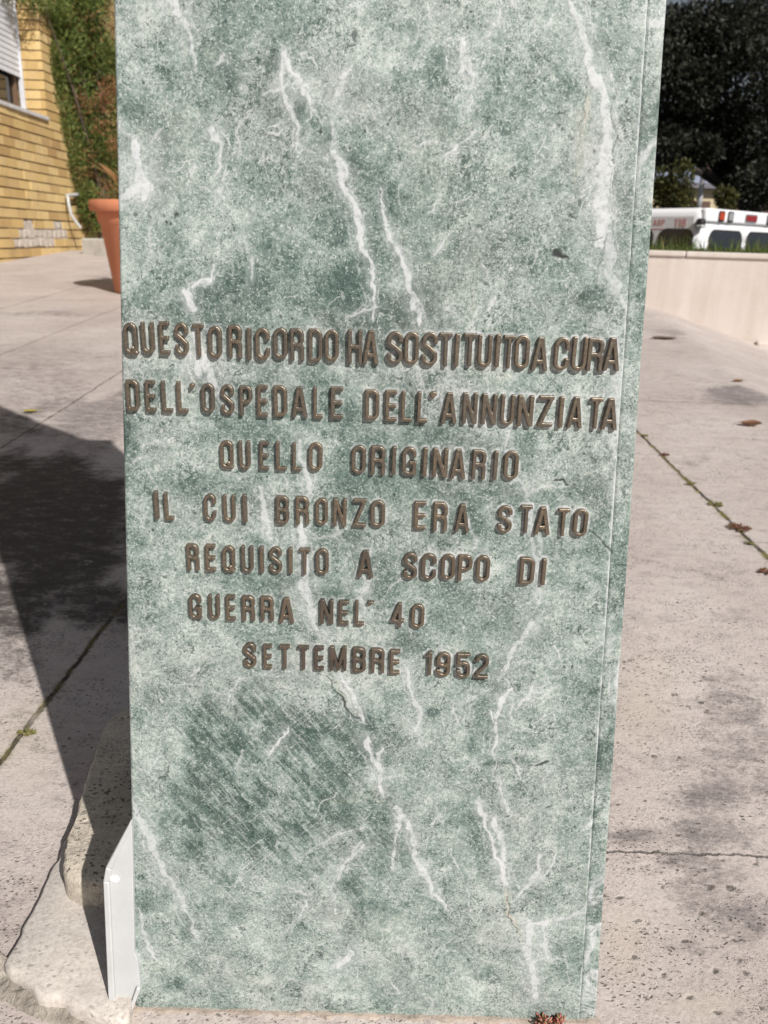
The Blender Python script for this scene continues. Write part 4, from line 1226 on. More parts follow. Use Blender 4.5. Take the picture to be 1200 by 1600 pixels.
# ================================================================== BRICK BUILDING ON THE LEFT
XB = G(0, 410).x
YJ = FX(74, 183, XB).y; ZS = FX(74, 183, XB).z
CH = .0885
M_brick = None
def brick_mat():
    t = NT('yellow_brick')
    r = t.n('ShaderNodeValToRGB'); t.l(t.island(), r.inputs[0]); cr = r.color_ramp
    for i, (p, c) in enumerate([(0, (.50, .335, .135)), (.35, (.62, .44, .19)), (.7, (.69, .51, .245)), (1, (.44, .28, .115))]):
        e = cr.elements[i] if i < 2 else cr.elements.new(p)
        e.position = p; e.color = (*c, 1)
    col = t.mix(t.math('MULTIPLY', t.rng(t.noise(3, 5, .65), .5, .72), .45), r.outputs[0], (.30, .21, .13))
    col = t.mix(t.math('MULTIPLY', t.rng(t.noise(60, 4, .6), .45, .7), .3), col, (.30, .17, .06))
    return t.fin(col, .8, t.bump(t.noise(70, 4, .6), .4, .006), spec=.3)
M_brick = brick_mat()
M_joint = simple('dark_mortar', (.15, .105, .07), .9, .35, 12)
M_rough = simple('pale_rubble', (.48, .42, .36), .9, .25, 20, bump=.9, bs=60)
YA, YE = 4.6, 13.5
ZTOP = 4.6
ZB0 = gzz(XB, 7.7) - .05
bld = empty('brick_building', (XB, YJ, ZB0), 'yellow brick building with a shuttered window and thin dark joints on the left', 'building')
L0 = Vector(bld.location)
YW = YJ - 1.5
patch = [FX(22, 345, XB), FX(104, 352, XB), FX(100, 380, XB), FX(28, 388, XB)]
py0 = min(p.y for p in patch); py1 = max(p.y for p in patch); pz0 = min(p.z for p in patch) ; pz1 = max(p.z for p in patch)
def in_patch(y, z):
    if not (py0 < y < py1 and pz0 - .02 < z < pz1 + .02): return False
    t = (y - py0) / (py1 - py0); zz = (z - pz0) / (pz1 - pz0)
    return .05 + .15 * math.sin(t * 9) < zz < 1.0 - .2 * math.sin(t * 7 + 1) ** 2
wall = MB(); rub = MB(); jnt = MB()
nco = int((ZTOP - ZB0) / CH)
rs = random.Random(3)
broken = []
for c in range(nco):
    z0 = ZB0 + c * CH; z1 = z0 + CH - .011
    y = YA + (0.125 if c % 2 else 0)
    while y < YE:
        y1 = y + .25 - .003
        a, b = y, min(y1, YE)
        if z1 > ZS and z0 < ZS + 2.2:
            if a > YW and b < YJ: y += .25; continue
            if a < YJ < b: a = YJ
            if a < YW < b: b = YW
        if in_patch((a + b) / 2, (z0 + z1) / 2):
            broken.append((a, b, z0, z1)); y += .25; continue
        j = rs.uniform(-.005, .004); jz = rs.uniform(-.003, .002)
        wall.box((XB - .05 - L0.x, a - L0.y, z0 - L0.z + rs.uniform(0, .002)), (XB + j - L0.x, b - L0.y, z1 + jz - L0.z))
        y += .25
    if z1 > ZS and z0 < ZS + 2.2:         # jamb of the window recess
        x = XB - .30
        for xa, xb in ((XB - .30, XB - .175), (XB - .172, XB - .0505)):
            wall.box((xa - L0.x, YJ - L0.y + rs.uniform(0, .002), z0 - L0.z), (xb - L0.x, YJ + .05 - L0.y, z1 - L0.z))
        x = XB
wo_ = wall.build('wall', M_brick, bld)
jnt.box((XB - .045 - L0.x, YJ + .012 - L0.y, ZB0 - L0.z), (XB - .014 - L0.x, YE - L0.y, ZTOP - L0.z))
jnt.box((XB - .045 - L0.x, YA - L0.y, ZB0 - L0.z), (XB - .014 - L0.x, YW - L0.y, ZTOP - L0.z))
jnt.box((XB - .045 - L0.x, YW - L0.y, ZB0 - L0.z), (XB - .014 - L0.x, YJ + .012 - L0.y, ZS - .03 - L0.z))
jnt.box((XB - .045 - L0.x, YW - L0.y, ZS + 2.2 - L0.z), (XB - .014 - L0.x, YJ + .012 - L0.y, ZTOP - L0.z))
jnt.box((XB - .305 - L0.x, YJ + .012 - L0.y, ZS - .1 - L0.z), (XB - .046 - L0.x, YJ + .06 - L0.y, ZS + 2.2 - L0.z))
jnt.box((XB - 2.0 - L0.x, YA - L0.y, ZB0 - L0.z), (XB - .31 - L0.x, YE - L0.y, ZTOP - L0.z))
jnt.build('mortar', M_joint, bld)
for a, b, z0, z1 in broken:
    for k in range(2):
        ya = a + (b - a) * k / 2; yb_ = a + (b - a) * (k + 1) / 2 - .012
        dz = rs.uniform(-.012, .006)
        rub.box((XB - .05 - L0.x, ya - L0.y, z0 + rs.uniform(-.01, .012) - L0.z), (XB - rs.uniform(.000, .010) - L0.x, yb_ - L0.y, z1 + dz - L0.z))
rub.box((XB - .05 - L0.x, py0 - .1 - L0.y, pz0 + .02 - L0.z), (XB - .011 - L0.x, py1 + .05 - L0.y, pz1 - .02 - L0.z))
r_ = rub.build('broken_patch', M_rough, bld, bevel=.012)
r_['label'] = 'broken pale patch low in the brick wall'
M_sill = simple('pale_stone', (.55, .53, .52), .7, .12, 12)
s = MB(); s.box((XB - .30 - L0.x, YW - L0.y + .002, ZS - .035 - L0.z), (XB + .022 - L0.x, YJ - .002 - L0.y, ZS - .001 - L0.z))
s.build('sill', M_sill, bld, bevel=.004)
# window in the recess
XW = XB - .24
win = MB()
def wy(px, py): return FX(px, py, XW)
zsh = wy(28, 121).z
yg = YJ - .02
M_frame = simple('brown_wood', (.13, .075, .04), .6, .2, 20)
f_ = MB()
zt_ = ZS + 2.2
f_.box((XW - .06 - L0.x, yg - .10 - L0.y, ZS - L0.z), (XW - .01 - L0.x, yg - .03 - L0.y, zt_ - L0.z))
f_.box((XW - .06 - L0.x, YW + .02 - L0.y, ZS - L0.z), (XW - .01 - L0.x, yg - .103 - L0.y, ZS + .09 - L0.z))
f_.box((XW - .06 - L0.x, YW + .65 - L0.y, ZS + .093 - L0.z), (XW - .01 - L0.x, YW + .75 - L0.y, zt_ - L0.z))
wf = f_.build('window', M_frame, bld, bevel=.004)
g_ = MB(); g_.box((XW - .05 - L0.x, YW - L0.y, ZS - L0.z), (XW - .04 - L0.x, yg - L0.y, zt_ - L0.z))
gm_ = simple('dark_glass', (.012, .014, .016), .08, .1); g_.build('pane', gm_, wf)
M_shut = simple('white_shutter', (.60, .61, .64), .5, .08, 8)
s_ = MB()
z = zsh; k = 0
while z < zt_:
    s_.hexa([(XW + .012 - L0.x, YW - L0.y, z - L0.z), (XW + .03 - L0.x, YW - L0.y, z - L0.z), (XW + .03 - L0.x, yg - .03 - L0.y, z - L0.z), (XW + .012 - L0.x, yg - .03 - L0.y, z - L0.z)],
            [(XW + .012 - L0.x, YW - L0.y, z + .05 - L0.z), (XW + .024 - L0.x, YW - L0.y, z + .05 - L0.z), (XW + .024 - L0.x, yg - .03 - L0.y, z + .05 - L0.z), (XW + .012 - L0.x, yg - .03 - L0.y, z + .05 - L0.z)])
    z += .052
s_.build('roller_shutter', M_shut, bld)
g2 = MB(); g2.box((XW - L0.x, yg - .029 - L0.y, ZS - L0.z), (XW + .045 - L0.x, yg - L0.y, zt_ - L0.z))
g2.build('guide_rail', M_shut, bld, bevel=.003)
# pipe at the wall foot
p_ = MB()
pp = [FX(103, 306, XB + .03), FX(106, 306, XB + .05), FX(107, 318, XB + .06), FX(111, 335, XB + .07), FX(118, 346, XB + .10), FX(126, 356, XB + .14)]
p_.tube([q - L0 for q in pp], .016, 10)
p_.tube([FX(105, 305.5, XB + .05) - L0, FX(121, 304, XB + .05) - L0], .018, 10)
p_.build('pipe', M_wht, bld, smooth=True)

# low white kerb by the hedge
k0 = G(128, 397); k1 = G(172, 402)
kb = MB()
kd = (k1 - k0); kd.z = 0; kd = kd.normalized(); kn = Vector((-kd.y, kd.x, 0))
g0 = k0.z
q = [k0, k0 + kd * 2.4, k0 + kd * 2.4 + kn * .2, k0 + kn * .2]
kb.hexa([Vector((p.x, p.y, g0 - .12)) for p in q], [Vector((p.x, p.y, g0 + .16)) for p in q])
o = kb.build('kerb', simple('white_kerb', (.55, .54, .51), .8, .2, 6, bump=.4, bs=40, dirt=((.25, .22, .19), .5)), None, bevel=.015)
tag(o, 'low whitewashed stone kerb at the foot of the evergreen hedge', 'kerb')

# ================================================================== PLANTS ON THE LEFT
M_conif = leaf_mat('conifer_leaf', [(0, (.055, .085, .018)), (.4, (.11, .155, .035)), (.72, (.175, .22, .055)), (.92, (.24, .225, .065)), (1, (.24, .125, .05))], .2)
M_dead = leaf_mat('dead_conifer_leaf', [(0, (.13, .06, .025)), (.5, (.24, .115, .05)), (1, (.33, .18, .08))], .2)
M_bark = simple('bark', (.11, .08, .06), .9, .3, 30, bump=.8, bs=60)
M_dbark = simple('dark_bark', (.022, .02, .018), .9, .3, 10)
def twig_tree(name, base, H, trunk_r, clumps, mat, label, cat, group=None, aspect=.3, up=.5, limbs=8, seed=0, dead=None, trunk_top=.8, limb_k=1.0):
    root = empty(name, base, label, cat, group)
    b = Vector(base)
    cl = [((c[0] - b.x, c[1] - b.y, c[2] - b.z), r, n, s) for c, r, n, s in clumps]
    leaf_cloud('crown', cl, mat, root, aspect, up)
    if dead:
        leaf_cloud('dead_foliage', [((c[0] - b.x, c[1] - b.y, c[2] - b.z), r, n, s) for c, r, n, s in dead], M_dead, root, aspect, up)
    t = MB(); rs = random.Random(seed)
    pts = [Vector((rs.uniform(-.03, .03) * H * .3, rs.uniform(-.03, .03) * H * .3, H * trunk_top * i / 6)) for i in range(7)]; pts[0] = Vector((0, 0, -.3))
    t.tube(pts, [trunk_r * (1 - .12 * i) for i in range(7)], 9)
    for i in range(limbs):
        c, r, _, _ = rs.choice(cl)
        p0 = pts[rs.randint(1, 6)]; p2 = Vector(c) + Vector([rs.uniform(-.6, .6) * k for k in r]); p1 = p0.lerp(p2, .5) + Vector((0, 0, .08 * (p2 - p0).length))
        t.tube([p0, p1, p2], [trunk_r * .45 * limb_k, trunk_r * .3 * limb_k, trunk_r * .1 * limb_k], 6)
    t.build('trunk', M_dbark if mat.name.startswith('dark_oak') else M_bark, root, smooth=True)
    return root
cl = []; dd = []
def spx(x, y, Y): return tuple(FY(x, y, Y))
for (x, y, Yd, rx, rz, n, s) in [
    (150, 330, 10.0, .24, .30, 1700, .055), (172, 250, 10.1, .30, .35, 1900, .055), (140, 215, 9.9, .24, .35, 1800, .055), (172, 165, 10.2, .26, .30, 1500, .055),
    (118, 150, 9.9, .24, .30, 1600, .055), (145, 90, 10.1, .30, .34, 3600, .055), (100, 65, 9.7, .22, .30, 2600, .055), (90, 100, 9.5, .14, .24, 900, .05), (160, 110, 10.2, .22, .2, 1000, .055),
    (122, 15, 9.9, .30, .26, 3200, .055), (82, 20, 9.5, .20, .18, 1500, .05), (60, 8, 9.2, .16, .10, 500, .045), (135, -70, 10.0, .45, .5, 3000, .06), (230, 150, 10.5, .40, .6, 2500, .06), (220, 270, 10.3, .45, .6, 2500, .06),
    (180, -160, 10.4, .6, .5, 2500, .06), (30, -8, 8.9, .24, .09, 700, .045), (85, 110, 9.5, .10, .20, 450, .05), (104, 195, 9.6, .10, .22, 450, .05), (118, 255, 9.7, .11, .22, 500, .05), (132, 310, 9.8, .13, .22, 600, .05), (95, 150, 9.5, .08, .14, 260, .045)]:
    cl.append((spx(x, y, Yd), (rx, rx, rz), n, s))
for (x, y, Yd, rx, rz, n) in [(174, 145, 9.75, .15, .15, 620), (158, 165, 9.75, .13, .10, 260), (128, 165, 9.7, .09, .13, 130), (178, 230, 9.7, .08, .12, 260), (150, 40, 9.75, .2, .2, 110), (140, 250, 9.7, .12, .2, 120), (160, 200, 9.65, .14, .1, 160), (165, 300, 9.7, .12, .12, 130)]:
    dd.append((spx(x, y, Yd), (rx, rx, rz), int(n * .62), .042))
bx_, by_ = spx(165, 330, 10.1)[:2]
twig_tree('evergreen_tree', (bx_, by_, gzz(bx_, by_)), 4.2, .10, cl, M_conif, 'tall shaggy evergreen with orange dead foliage against the yellow brick wall', 'tree', aspect=.26, up=.9, limbs=6, seed=4, dead=dd, limb_k=.45)

# terracotta pot
pc = G(186, 460); pcx, pcy = pc.x + .135, pc.y + .17
pz = gzz(pcx, pcy)
pot = empty('plant_pot', (pcx, pcy, pz), 'tall terracotta flower pot with a rolled rim standing on the sunny paving', 'plant pot')
M_ter = simple('terracotta', (.50, .185, .095), .78, .16, 4, bump=.15, bs=60, dirt=((.58, .38, .29), .6))
top_z = FY(150, 313, pcy).z - pz
RB = .20; RT = .292
k = top_z
mb = MB()
mb.lathe([(RB, 0), (RB + .006, .012), (RB + (RT - RB) * .74, k * .74), (RB + (RT - RB) * .755 + .012, k * .765), (RT - .004, k - .075), (RT + .030, k - .068), (RT + .040, k - .05), (RT + .040, k - .015), (RT + .030, k), (RT - .005, k - .002), (RT - .02, k - .02), (RT - .03, k - .06)], 72)
mb.build('body', M_ter, pot, smooth=True)
mb = MB(); mb.lathe([(.0, k - .085), (RT - .025, k - .085), (RT - .026, k - .12)], 40)
mb.build('soil', simple('soil', (.07, .05, .035), .95, .4, 40, bump=1, bs=120), pot)
pl = empty('dry_plant', (pcx, pcy, pz + k - .085), 'withered straw coloured plant with long blades growing in the terracotta pot', 'plant')
blades = MB(); rs = random.Random(8)
vs = []; fs = []
for i in range(46):
    a = rs.uniform(0, 6.28); L = rs.uniform(.22, .5); sp_ = rs.uniform(.15, .55); w = rs.uniform(.006, .014)
    d = Vector((math.cos(a), math.sin(a), 0)); sd = Vector((-d.y, d.x, 0)); n0 = len(vs)
    for j in range(6):
        t = j / 5; p = d * (.05 + sp_ * L * 1.6 * t ** 1.5) + Vector((0, 0, L * (t - .45 * sp_ * 1.6 * t * t)))
        ww = w * (1 - t) ** .6
        vs += [p - sd * ww, p + sd * ww + Vector((0, 0, .002))]
    fs += [(n0 + 2 * j, n0 + 2 * j + 1, n0 + 2 * j + 3, n0 + 2 * j + 2) for j in range(5)]
# the one broad blade that sticks out to the left
n0 = len(vs)
for j in range(7):
    t = j / 6; q = FY(184 - 30 * t, 278 - 23 * t, pcy - .1) - Vector((pcx, pcy, pz + k - .085)); w = .018 * math.sin(math.pi * min(1, .2 + .8 * t)) + .002
    vs += [q + Vector((0, 0, -w)), q + Vector((0, -.01, w))]
fs += [(n0 + 2 * j, n0 + 2 * j + 1, n0 + 2 * j + 3, n0 + 2 * j + 2) for j in range(6)]
blades.add(vs, fs)
blades.build('blades', leaf_mat('straw', [(0, (.42, .27, .10)), (.5, (.50, .33, .14)), (1, (.30, .14, .07))], .25), pl)

# ================================================================== LOW WALL, GRASS, VAN AND TREES ON THE RIGHT
wdir = Vector((1, -WSL, 0)).normalized(); wnor = Vector((WSL, 1, 0)).normalized()
W0 = Vector((P1.x, P1.y, 0)) - wdir * 3.4; W1 = Vector((P2.x, P2.y, 0)) + wdir * 3.0
zt = FY(1020, 391, P1.y).z; zcb = FY(1020, 400, P1.y).z
lw = empty('retaining_wall', (P1.x, P1.y, gzz(P1.x, P1.y)), 'low cream travertine retaining wall with a thin coping below the grass', 'wall')
Lw = Vector(lw.location)
def wt():
    t = NT('cream_travertine')
    co = t.co()
    rot = t.n('ShaderNodeVectorRotate', rotation_type='Z_AXIS'); t.l(co, rot.inputs['Vector']); rot.inputs['Angle'].default_value = R(19)
    str_ = t.noise(7, 6, .65, t.scale(rot.outputs[0], (1, 1, .12)), .4)
    col = t.mix(t.rng(str_, .35, .68), (.56, .485, .43), (.65, .585, .535))
    col = t.mix(t.math('MULTIPLY', t.rng(t.noise(4, 5, .6), .52, .7), .3), col, (.54, .44, .36))
    st = t.noise(14, 6, .7, t.scale(rot.outputs[0], (1, 1, .08)))
    col = t.mix(t.math('MULTIPLY', t.rng(st, .56, .7), .25), col, (.70, .64, .59))
    col = t.mix(t.math('MULTIPLY', t.rng(t.noise(70, 4, .7), .62, .7), .5), col, (.26, .19, .13))
    return t.fin(col, .8, t.bump(t.noise(40, 5, .6), .3, .004), spec=.3)
M_wall = wt()
mb = MB()
q = [W0, W1, W1 + wnor * .28, W0 + wnor * .28]
mb.hexa([Vector((p.x, p.y, -.9)) - Lw for p in q], [Vector((p.x, p.y, zcb)) - Lw for p in q])
mb.build('wall_face', M_wall, lw)
joff = wdir * ((FY(1058, 395, P1.y).x - P1.x) * 1.35)
segs = [(-3.4, -.002), (.002, 1.55), (1.554, 3.1), (3.104, 4.4)]
J0 = Vector((P1.x, P1.y, 0)) + joff
for i, (a, b) in enumerate(segs):
    p0, p1 = J0 + wdir * a, J0 + wdir * b
    q = [p0 - wnor * .015, p1 - wnor * .015, p1 + wnor * .295, p0 + wnor * .295]
    mb = MB(); mb.hexa([Vector((p.x, p.y, zcb + .001)) - Lw for p in q], [Vector((p.x, p.y, zt)) - Lw for p in q])
    mb.build('coping', M_wall, lw, bevel=.008)
# foot block at the right edge of the picture
c = Vector((P2.x, P2.y, P2.z)) - wnor * .04 - wdir * .02
mb = MB(); mb.box((-.06, -.05, -.05), (.22, .05, .05))
o = mb.build('foot_stone', M_wall, None, bevel=.012); o.location = c; o.rotation_euler = (0, 0, R(-19))
tag(o, 'small rounded stone lying at the foot of the low cream wall', 'stone')
# soil bed and grass
mb = MB()
q = [W0 + wnor * .283, W1 + wnor * .283, W1 + wnor * 2.4, W0 + wnor * 2.4]
mb.hexa([Vector((p.x, p.y, -1.75)) for p in q], [Vector((p.x, p.y, zt - .03)) for p in q])
o = mb.build('grass_bank', simple('bank_soil', (.06, .06, .025), .95, .4, 9, bump=.8, bs=60), None); tag(o, kind='structure')
def grass(n, name='grass'):
    L = (W1 - W0).length
    s = RNG.random(n) * L; d = .30 + RNG.random(n) ** 1.6 * 2.0
    p = np.array(W0)[None] + s[:, None] * np.array(wdir) + d[:, None] * np.array(wnor); p[:, 2] = zt - .035
    clump = vnoise(s * 7, d * 7, 4)
    h = (.018 + .045 * RNG.random(n) ** 1.5) * (.55 + 1.0 * clump) + (RNG.random(n) < .02) * .10
    a = RNG.random(n) * 6.283; lean = RNG.normal(size=(n, 2)) * .35
    w = .0028 + .0022 * RNG.random(n)
    sd = np.stack([np.cos(a), np.sin(a), np.zeros(n)], 1) * w[:, None]
    up = np.stack([lean[:, 0] * h, lean[:, 1] * h, h], 1)
    mid = p + up * .5 - np.stack([lean[:, 0] * h, lean[:, 1] * h, np.zeros(n)], 1) * .18
    v = np.stack([p - sd, p + sd, mid + sd * .8, mid - sd * .8, p + up + sd * .1, p + up - sd * .1], 1).reshape(-1, 3)
    b = np.arange(n)[:, None] * 6
    f = np.concatenate([b + np.array([[0, 1, 2, 3]]), b + np.array([[3, 2, 4, 5]])])
    o = link(name, np_mesh(name, v, f), None, leaf_mat('grass_blade', [(0, (.05, .085, .015)), (.5, (.09, .14, .028)), (.85, (.15, .18, .05)), (1, (.30, .26, .10))], .35))
    tag(o, 'fresh green grass growing on the bank along the low cream wall', 'grass', kind='stuff')
grass(60000)

# ambulance van
def rr(w, h, r, n=5):
    pts = []
    for cx, cy, a0 in ((w / 2 - r, h / 2 - r, 0), (-w / 2 + r, h / 2 - r, 90), (-w / 2 + r, -h / 2 + r, 180), (w / 2 - r, -h / 2 + r, 270)):
        pts += [(cx + r * math.cos(R(a0 + 90 * i / n)), cy + r * math.sin(R(a0 + 90 * i / n))) for i in range(n + 1)]
    return pts
VD = 9.3; PHI = 40
vc = FY(1100, 326, VD)
VW, VL = 1.94, 5.0
ZR = -1.70
VH = vc.z - ZR + .015
van = empty('ambulance', (vc.x, vc.y, ZR), 'white ambulance van with dark rear windows parked beyond the grass bank', 'van', rz=R(PHI))
M_van = simple('van_white', (.80, .80, .82), .25, .02, 3, spec=.5)
M_dk = simple('van_glass', (.02, .025, .035), .06, .1)
M_blk = simple('black_plastic', (.02, .02, .022), .5, .2)
mb = MB()
zf = .42
mb.hexa([(-.045, -.03, zf), (VW + .045, -.03, zf), (VW + .045, VL * .78, zf), (-.045, VL * .78, zf)], [(.03, .03, VH), (VW - .03, .03, VH), (VW - .03, VL * .72, VH - .03), (.03, VL * .72, VH - .03)])
body = mb.build('body', M_van, van, bevel=.09, segs=4, smooth=True)
mb = MB()
mb.hexa([(-.02, VL * .76, zf), (VW + .02, VL * .76, zf), (VW - .1, VL * 1.0, zf), (.1, VL * 1.0, zf)], [(.06, VL * .70, VH - .35), (VW - .06, VL * .70, VH - .35), (VW - .15, VL * .86, 1.15), (.15, VL * .86, 1.15)])
mb.build('cab', M_van, van, bevel=.07, segs=3, smooth=True)
mb = MB(); mb.box((.05, -.10, .40), (VW - .05, -.02, .62)); mb.build('bumper', M_blk, van, bevel=.03)
for x in (.02, VW - .24):
    for y in (.95, VL - .9):
        t = MB(); t.lathe([(.20, 0), (.33, .01), (.345, .05), (.345, .17), (.33, .21), (.20, .22)], 28)
        w_ = t.build('wheel', M_blk, van, smooth=True); w_.rotation_euler = (0, R(90), 0); w_.location = (x, y, .345)
# height of a face point above road, and the depth of the slanted rear face there
def rear_y(z): return -.03 + .06 * (z - zf) / (VH - zf)
def side_x(z): return -.045 + .075 * (z - zf) / (VH - zf)
zw_t = FY(1130, 362, VD + .25).z - ZR
for cx in (VW / 2 - .40, VW / 2 + .40):
    pts = rr(.68, .62, .09)
    zc = zw_t - .31
    mb = MB(); mb.prism([Vector((cx + a, rear_y(zc + b) - .003, zc + b)) for a, b in pts], Vector((0, .012, 0)))
    rw = mb.build('rear_window', M_dk, van)
    seal = MB(); po = rr(.72, .66, .11); 
    seal.prism([Vector((cx + a, rear_y(zc + b) - .0005, zc + b)) for a, b in po], Vector((0, .01, 0)))
    seal.build('window_seal', M_blk, rw)
mb = MB(); mb.hexa([(VW / 2 - .004, rear_y(.7) - .002, .7), (VW / 2 + .004, rear_y(.7) - .002, .7), (VW / 2 + .004, rear_y(.7) + .01, .7), (VW / 2 - .004, rear_y(.7) + .01, .7)],
                   [(VW / 2 - .004, rear_y(VH - .26) - .002, VH - .26), (VW / 2 + .004, rear_y(VH - .26) - .002, VH - .26), (VW / 2 + .004, rear_y(VH - .26) + .01, VH - .26), (VW / 2 - .004, rear_y(VH - .26) + .01, VH - .26)])
mb.build('door_gap', simple('gap_grey', (.22, .22, .24), .6), van)
# fascia over the doors with its lamps
mb = MB(); mb.box((.06, rear_y(VH - .08) - .035, VH - .15), (VW - .06, rear_y(VH - .08) + .05, VH - .004)); mb.build('lamp_fascia', M_van, van, bevel=.03, segs=3, smooth=True)
M_redl = simple('red_lens', (.24, .02, .025), .2, .1); M_gryl = simple('grey_lens', (.26, .27, .28), .2, .1); M_orl = simple('orange_lens', (.36, .05, .02), .2, .1)
yl = rear_y(VH - .08) - .036
for x, w, h, mt, nm in [(.36, .10, .082, M_orl, 'warning_lamp'), (.55, .10, .082, M_gryl, 'warning_lamp'), (VW / 2 + .03, .24, .062, M_redl, 'brake_lamp'), (VW - .52, .10, .082, M_gryl, 'warning_lamp'), (VW - .33, .10, .082, M_orl, 'warning_lamp')]:
    mb = MB(); mb.prism([Vector((x + a, yl - .014, VH - .078 + b)) for a, b in rr(w, h, .018)], Vector((0, .02, 0)))
    mb.build(nm, mt, van, bevel=.004)
    mb = MB(); mb.prism([Vector((x + a, yl - .004, VH - .078 + b)) for a, b in rr(w + .03, h + .03, .025)], Vector((0, .02, 0)))
    mb.build('lamp_bezel', M_blk if nm == 'warning_lamp' else M_gryl, van)
# corner lamp
mb = MB(); mb.box((-.025, -.020, VH - .21), (.06, .07, VH - .11)); mb.build('corner_lamp', M_blk, van, bevel=.03, segs=3)
mb = MB(); mb.box((-.030, -.026, VH - .21), (.05, .05, VH - .175)); mb.build('corner_lens', M_wht, van, bevel=.012)
# side window and red lettering on the side
for y0, y1 in ((.09, .52), (.58, 1.4)):
    pts = rr(y1 - y0, .62, .10); zc = zw_t - .29; yc = (y0 + y1) / 2
    mb = MB(); mb.prism([Vector((side_x(zc + b) - .003, yc + a, zc + b)) for a, b in pts], Vector((.012, 0, 0)))
    mb.build('side_window', M_dk, van)
M_redt = simple('red_lettering', (.60, .27, .26), .5, .05)
def side_text(word, y_start, z0, h):
    y = y_start
    vv = []; ff = []; n0 = 0
    for ch in word:
        me, W = glyph_mesh(ch, depth=.03)
        c = np.zeros(len(me.vertices) * 3, np.float32); me.vertices.foreach_get('co', c); c = c.reshape(-1, 3)
        q = np.zeros(len(me.loops), np.int32); me.loops.foreach_get('vertex_index', q)
        z = z0 + c[:, 2] * h
        vv.append(np.stack([side_x(z) + c[:, 1] * .05 - .001, y - c[:, 0] * h * 1.3, z], 1)); ff.append(q.reshape(-1, 4) + n0); n0 += len(c)
        y -= W * h * 1.3 + .014
    link('lettering', np_mesh('lettering', np.concatenate(vv), np.concatenate(ff)), van, M_redt)
side_text('ASP', .60, VH - .185, .062)
side_text('118', .34, VH - .20, .088)
mb = MB(); mb.hexa([(side_x(VH - .22) - .003, 0.46, VH - .225), (side_x(VH - .22) + .01, 0.46, VH - .225), (side_x(VH - .22) + .01, 0.64, VH - .225), (side_x(VH - .22) - .003, 0.64, VH - .225)],
                   [(side_x(VH - .22) - .003, 0.46, VH - .218), (side_x(VH - .22) + .01, 0.46, VH - .218), (side_x(VH - .22) + .01, 0.64, VH - .218), (side_x(VH - .22) - .003, 0.64, VH - .218)])
mb.build('stripe', M_redt, van)

# trees and shrubs beyond the van
M_oak = leaf_mat('dark_oak_leaf', [(0, (.007, .009, .005)), (.6, (.013, .016, .009)), (.9, (.026, .029, .017)), (1, (.045, .046, .030))], .06)
M_shr = leaf_mat('shrub_leaf', [(0, (.022, .028, .008)), (.5, (.05, .054, .014)), (1, (.12, .11, .03))], .25)
def oak(base, H, Rr, zlow, n_cl, label, seed, leaf=.14, nl=1200, extra=(), group=None):
    rs = random.Random(seed); cl = []
    for i in range(n_cl):
        a = rs.uniform(0, 6.28); t = rs.random() ** .8; z = zlow + (H - zlow) * t
        rr_ = Rr * math.sin(math.pi * (.18 + .75 * t)) * math.sqrt(rs.random())
        s = rs.uniform(.8, 1.5)
        cl.append(((base[0] + math.cos(a) * rr_, base[1] + math.sin(a) * rr_, z), (s, s, s * .75), nl, leaf))
    cl += list(extra)
    return twig_tree('broadleaf_tree', base, H, .32, cl, M_oak, label, 'tree', group, aspect=.42, up=.1, limbs=22, seed=seed)
def bx(px, py, Y): return spx(px, py, Y)
TG = 'dark evergreen trees beyond the parked van'
ex = []
for px, py, r in [(1055, 60, .7), (1075, 130, .7), (1050, 190, .6), (1110, 110, .7), (1095, 50, .8), (1140, 60, .8), (1180, 100, .9), (1170, 180, .8), (1120, 190, .7), (1060, 235, .5), (1150, 235, .6), (1195, 225, .7), (1190, 290, .6),
                  (1100, 235, .35), (1140, 262, .35), (1185, 40, .9), (1035, 110, .7), (1030, 230, .6), (1165, 285, .4)]:
    ex.append((bx(px, py, 19.5 + random.uniform(-1, 1)), (r, r * 1.2, r * .8), 2200, .115))
oak((10.2, 23, -1.7), 15, 6.0, 3.0, 60, 'huge dark evergreen tree filling the sky behind the parked van', 5, extra=ex)
oak((17.5, 16.0, -1.7), 14, 5.5, 3.5, 34, 'unseen dark evergreen tree added right of the van to shade the huge tree', 6, nl=700)  # unseen tree added on the sun side to shade the huge one
oak((-1.0, 24.0, -1.7), 10, 4.5, 2.5, 26, 'dark evergreen tree hidden behind the marble pillar', 8, nl=600)
def shrub(px, py, Y, rx, rz, n, label, seed, s=.07):
    c = bx(px, py, Y); rs = random.Random(seed); cl = []
    for i in range(7):
        cl.append(((c[0] + rs.uniform(-.6, .6) * rx, c[1] + rs.uniform(-.5, .5) * rx, c[2] + rs.uniform(-.6, .6) * rz), (rx * .6, rx * .6, rz * .55), n // 7, s))
    for z in np.arange(c[2] - rz * .8, -1.5, -.5):
        cl.append(((c[0], c[1], z), (rx * .8, rx * .7, .45), n // 8, s))
    return twig_tree('shrub', (c[0], c[1], -1.72), c[2] + 1.7, .05, cl, M_shr, label, 'shrub', 'shrubs between van and trees', aspect=.45, up=.2, limbs=8, seed=seed)
shrub(1050, 298, 15.5, .36, .46, 3600, 'larger yellow-green shrub rising behind the side of the ambulance', 1)
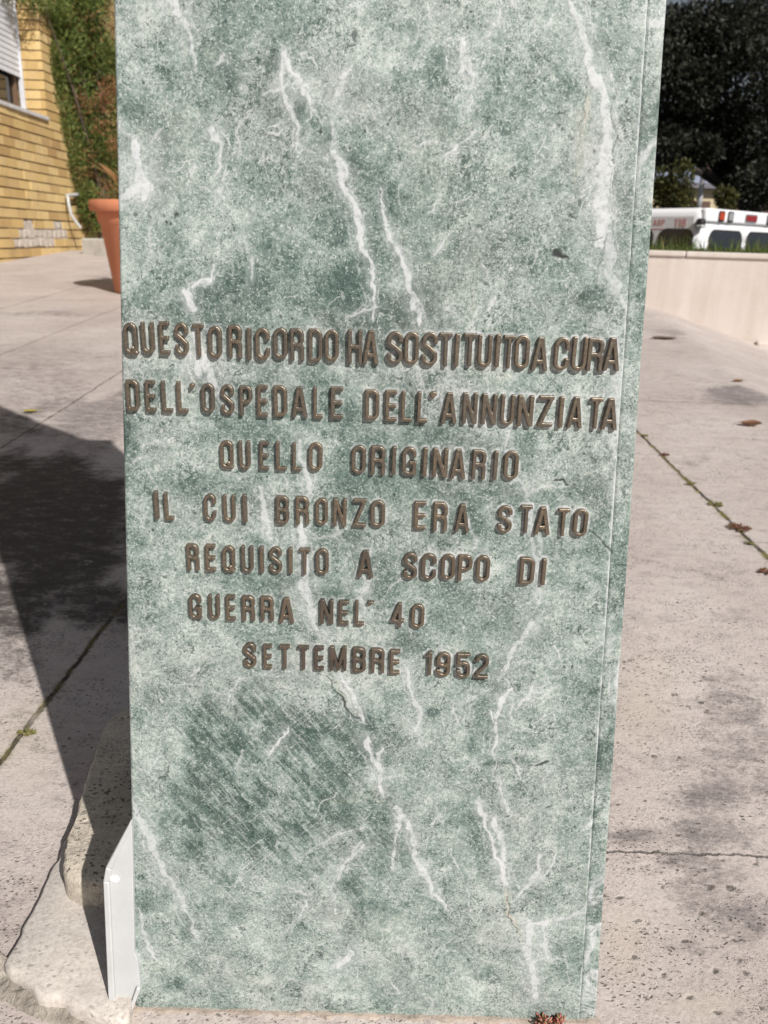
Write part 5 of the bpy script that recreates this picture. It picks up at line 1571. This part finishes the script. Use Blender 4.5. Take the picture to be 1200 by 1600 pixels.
shrub(1134, 312, 16.0, .19, .26, 1500, 'small sunlit shrub rising above the roof edge of the ambulance', 2)
# far house seen through the gap
hs = empty('far_house', (19.0, 46, -1.72), 'distant cream house with brown windows seen through the gap under the dark tree', 'house')
M_cream = simple('cream_render', (.55, .46, .30), .85, .1, 2); M_bluew = simple('blue_grey_render', (.30, .34, .45), .85, .15, 2); M_brn = simple('brown_window', (.10, .05, .035), .5, .2)
mb = MB(); mb.box((-6, 0, 0), (6, 7, 5.3)); mb.build('lower_wall', M_cream, hs)
mb = MB(); mb.box((-6.4, -.5, 5.301), (6.4, 7, 5.55)); mb.build('floor_band', simple('band', (.16, .15, .17), .8), hs)
mb = MB(); mb.box((-5.9, .05, 5.551), (5.9, 6.9, 8.3)); mb.build('upper_wall', M_bluew, hs)
mb = MB(); mb.hexa([(-6.5, -.6, 8.301), (6.5, -.6, 8.301), (6.5, 7.5, 8.301), (-6.5, 7.5, 8.301)], [(-3, 3, 10), (3, 3, 10), (3, 4, 10), (-3, 4, 10)]); mb.build('roof', simple('roof_tile', (.16, .15, .16), .9, .2, 3), hs)
for x in (-4.6, -3.0, -1.35, .3, 2.0, 3.7):
    mb = MB(); mb.box((x - .5, -.03, 2.9), (x + .5, .04, 4.7)); mb.build('window', M_brn, hs)
    mb = MB(); mb.box((x - .45, .0, 6.1), (x + .45, .06, 7.6)); mb.build('window', M_brn, hs)
pb = bx(1091, 330, 24)
mb = MB(); mb.tube([(0, 0, 0), (0, 0, 2.5), (0, 0, 6.5)], [.09, .075, .05], 12)
lp = empty('lamp_post', (pb[0], pb[1], -1.72), 'pale grey lamp post standing beyond the ambulance roof', 'lamp post')
mb.build('post', simple('galvanised', (.45, .46, .48), .5, .1), lp, smooth=True)
mb = MB(); mb.tube([(0, 0, 6.5), (.3, -.2, 6.8), (.9, -.6, 6.85)], .04, 10); mb.box((.8, -.75, 6.80), (1.3, -.45, 6.92)); mb.build('lamp_head', simple('lamp_grey', (.3, .31, .32), .5), lp)
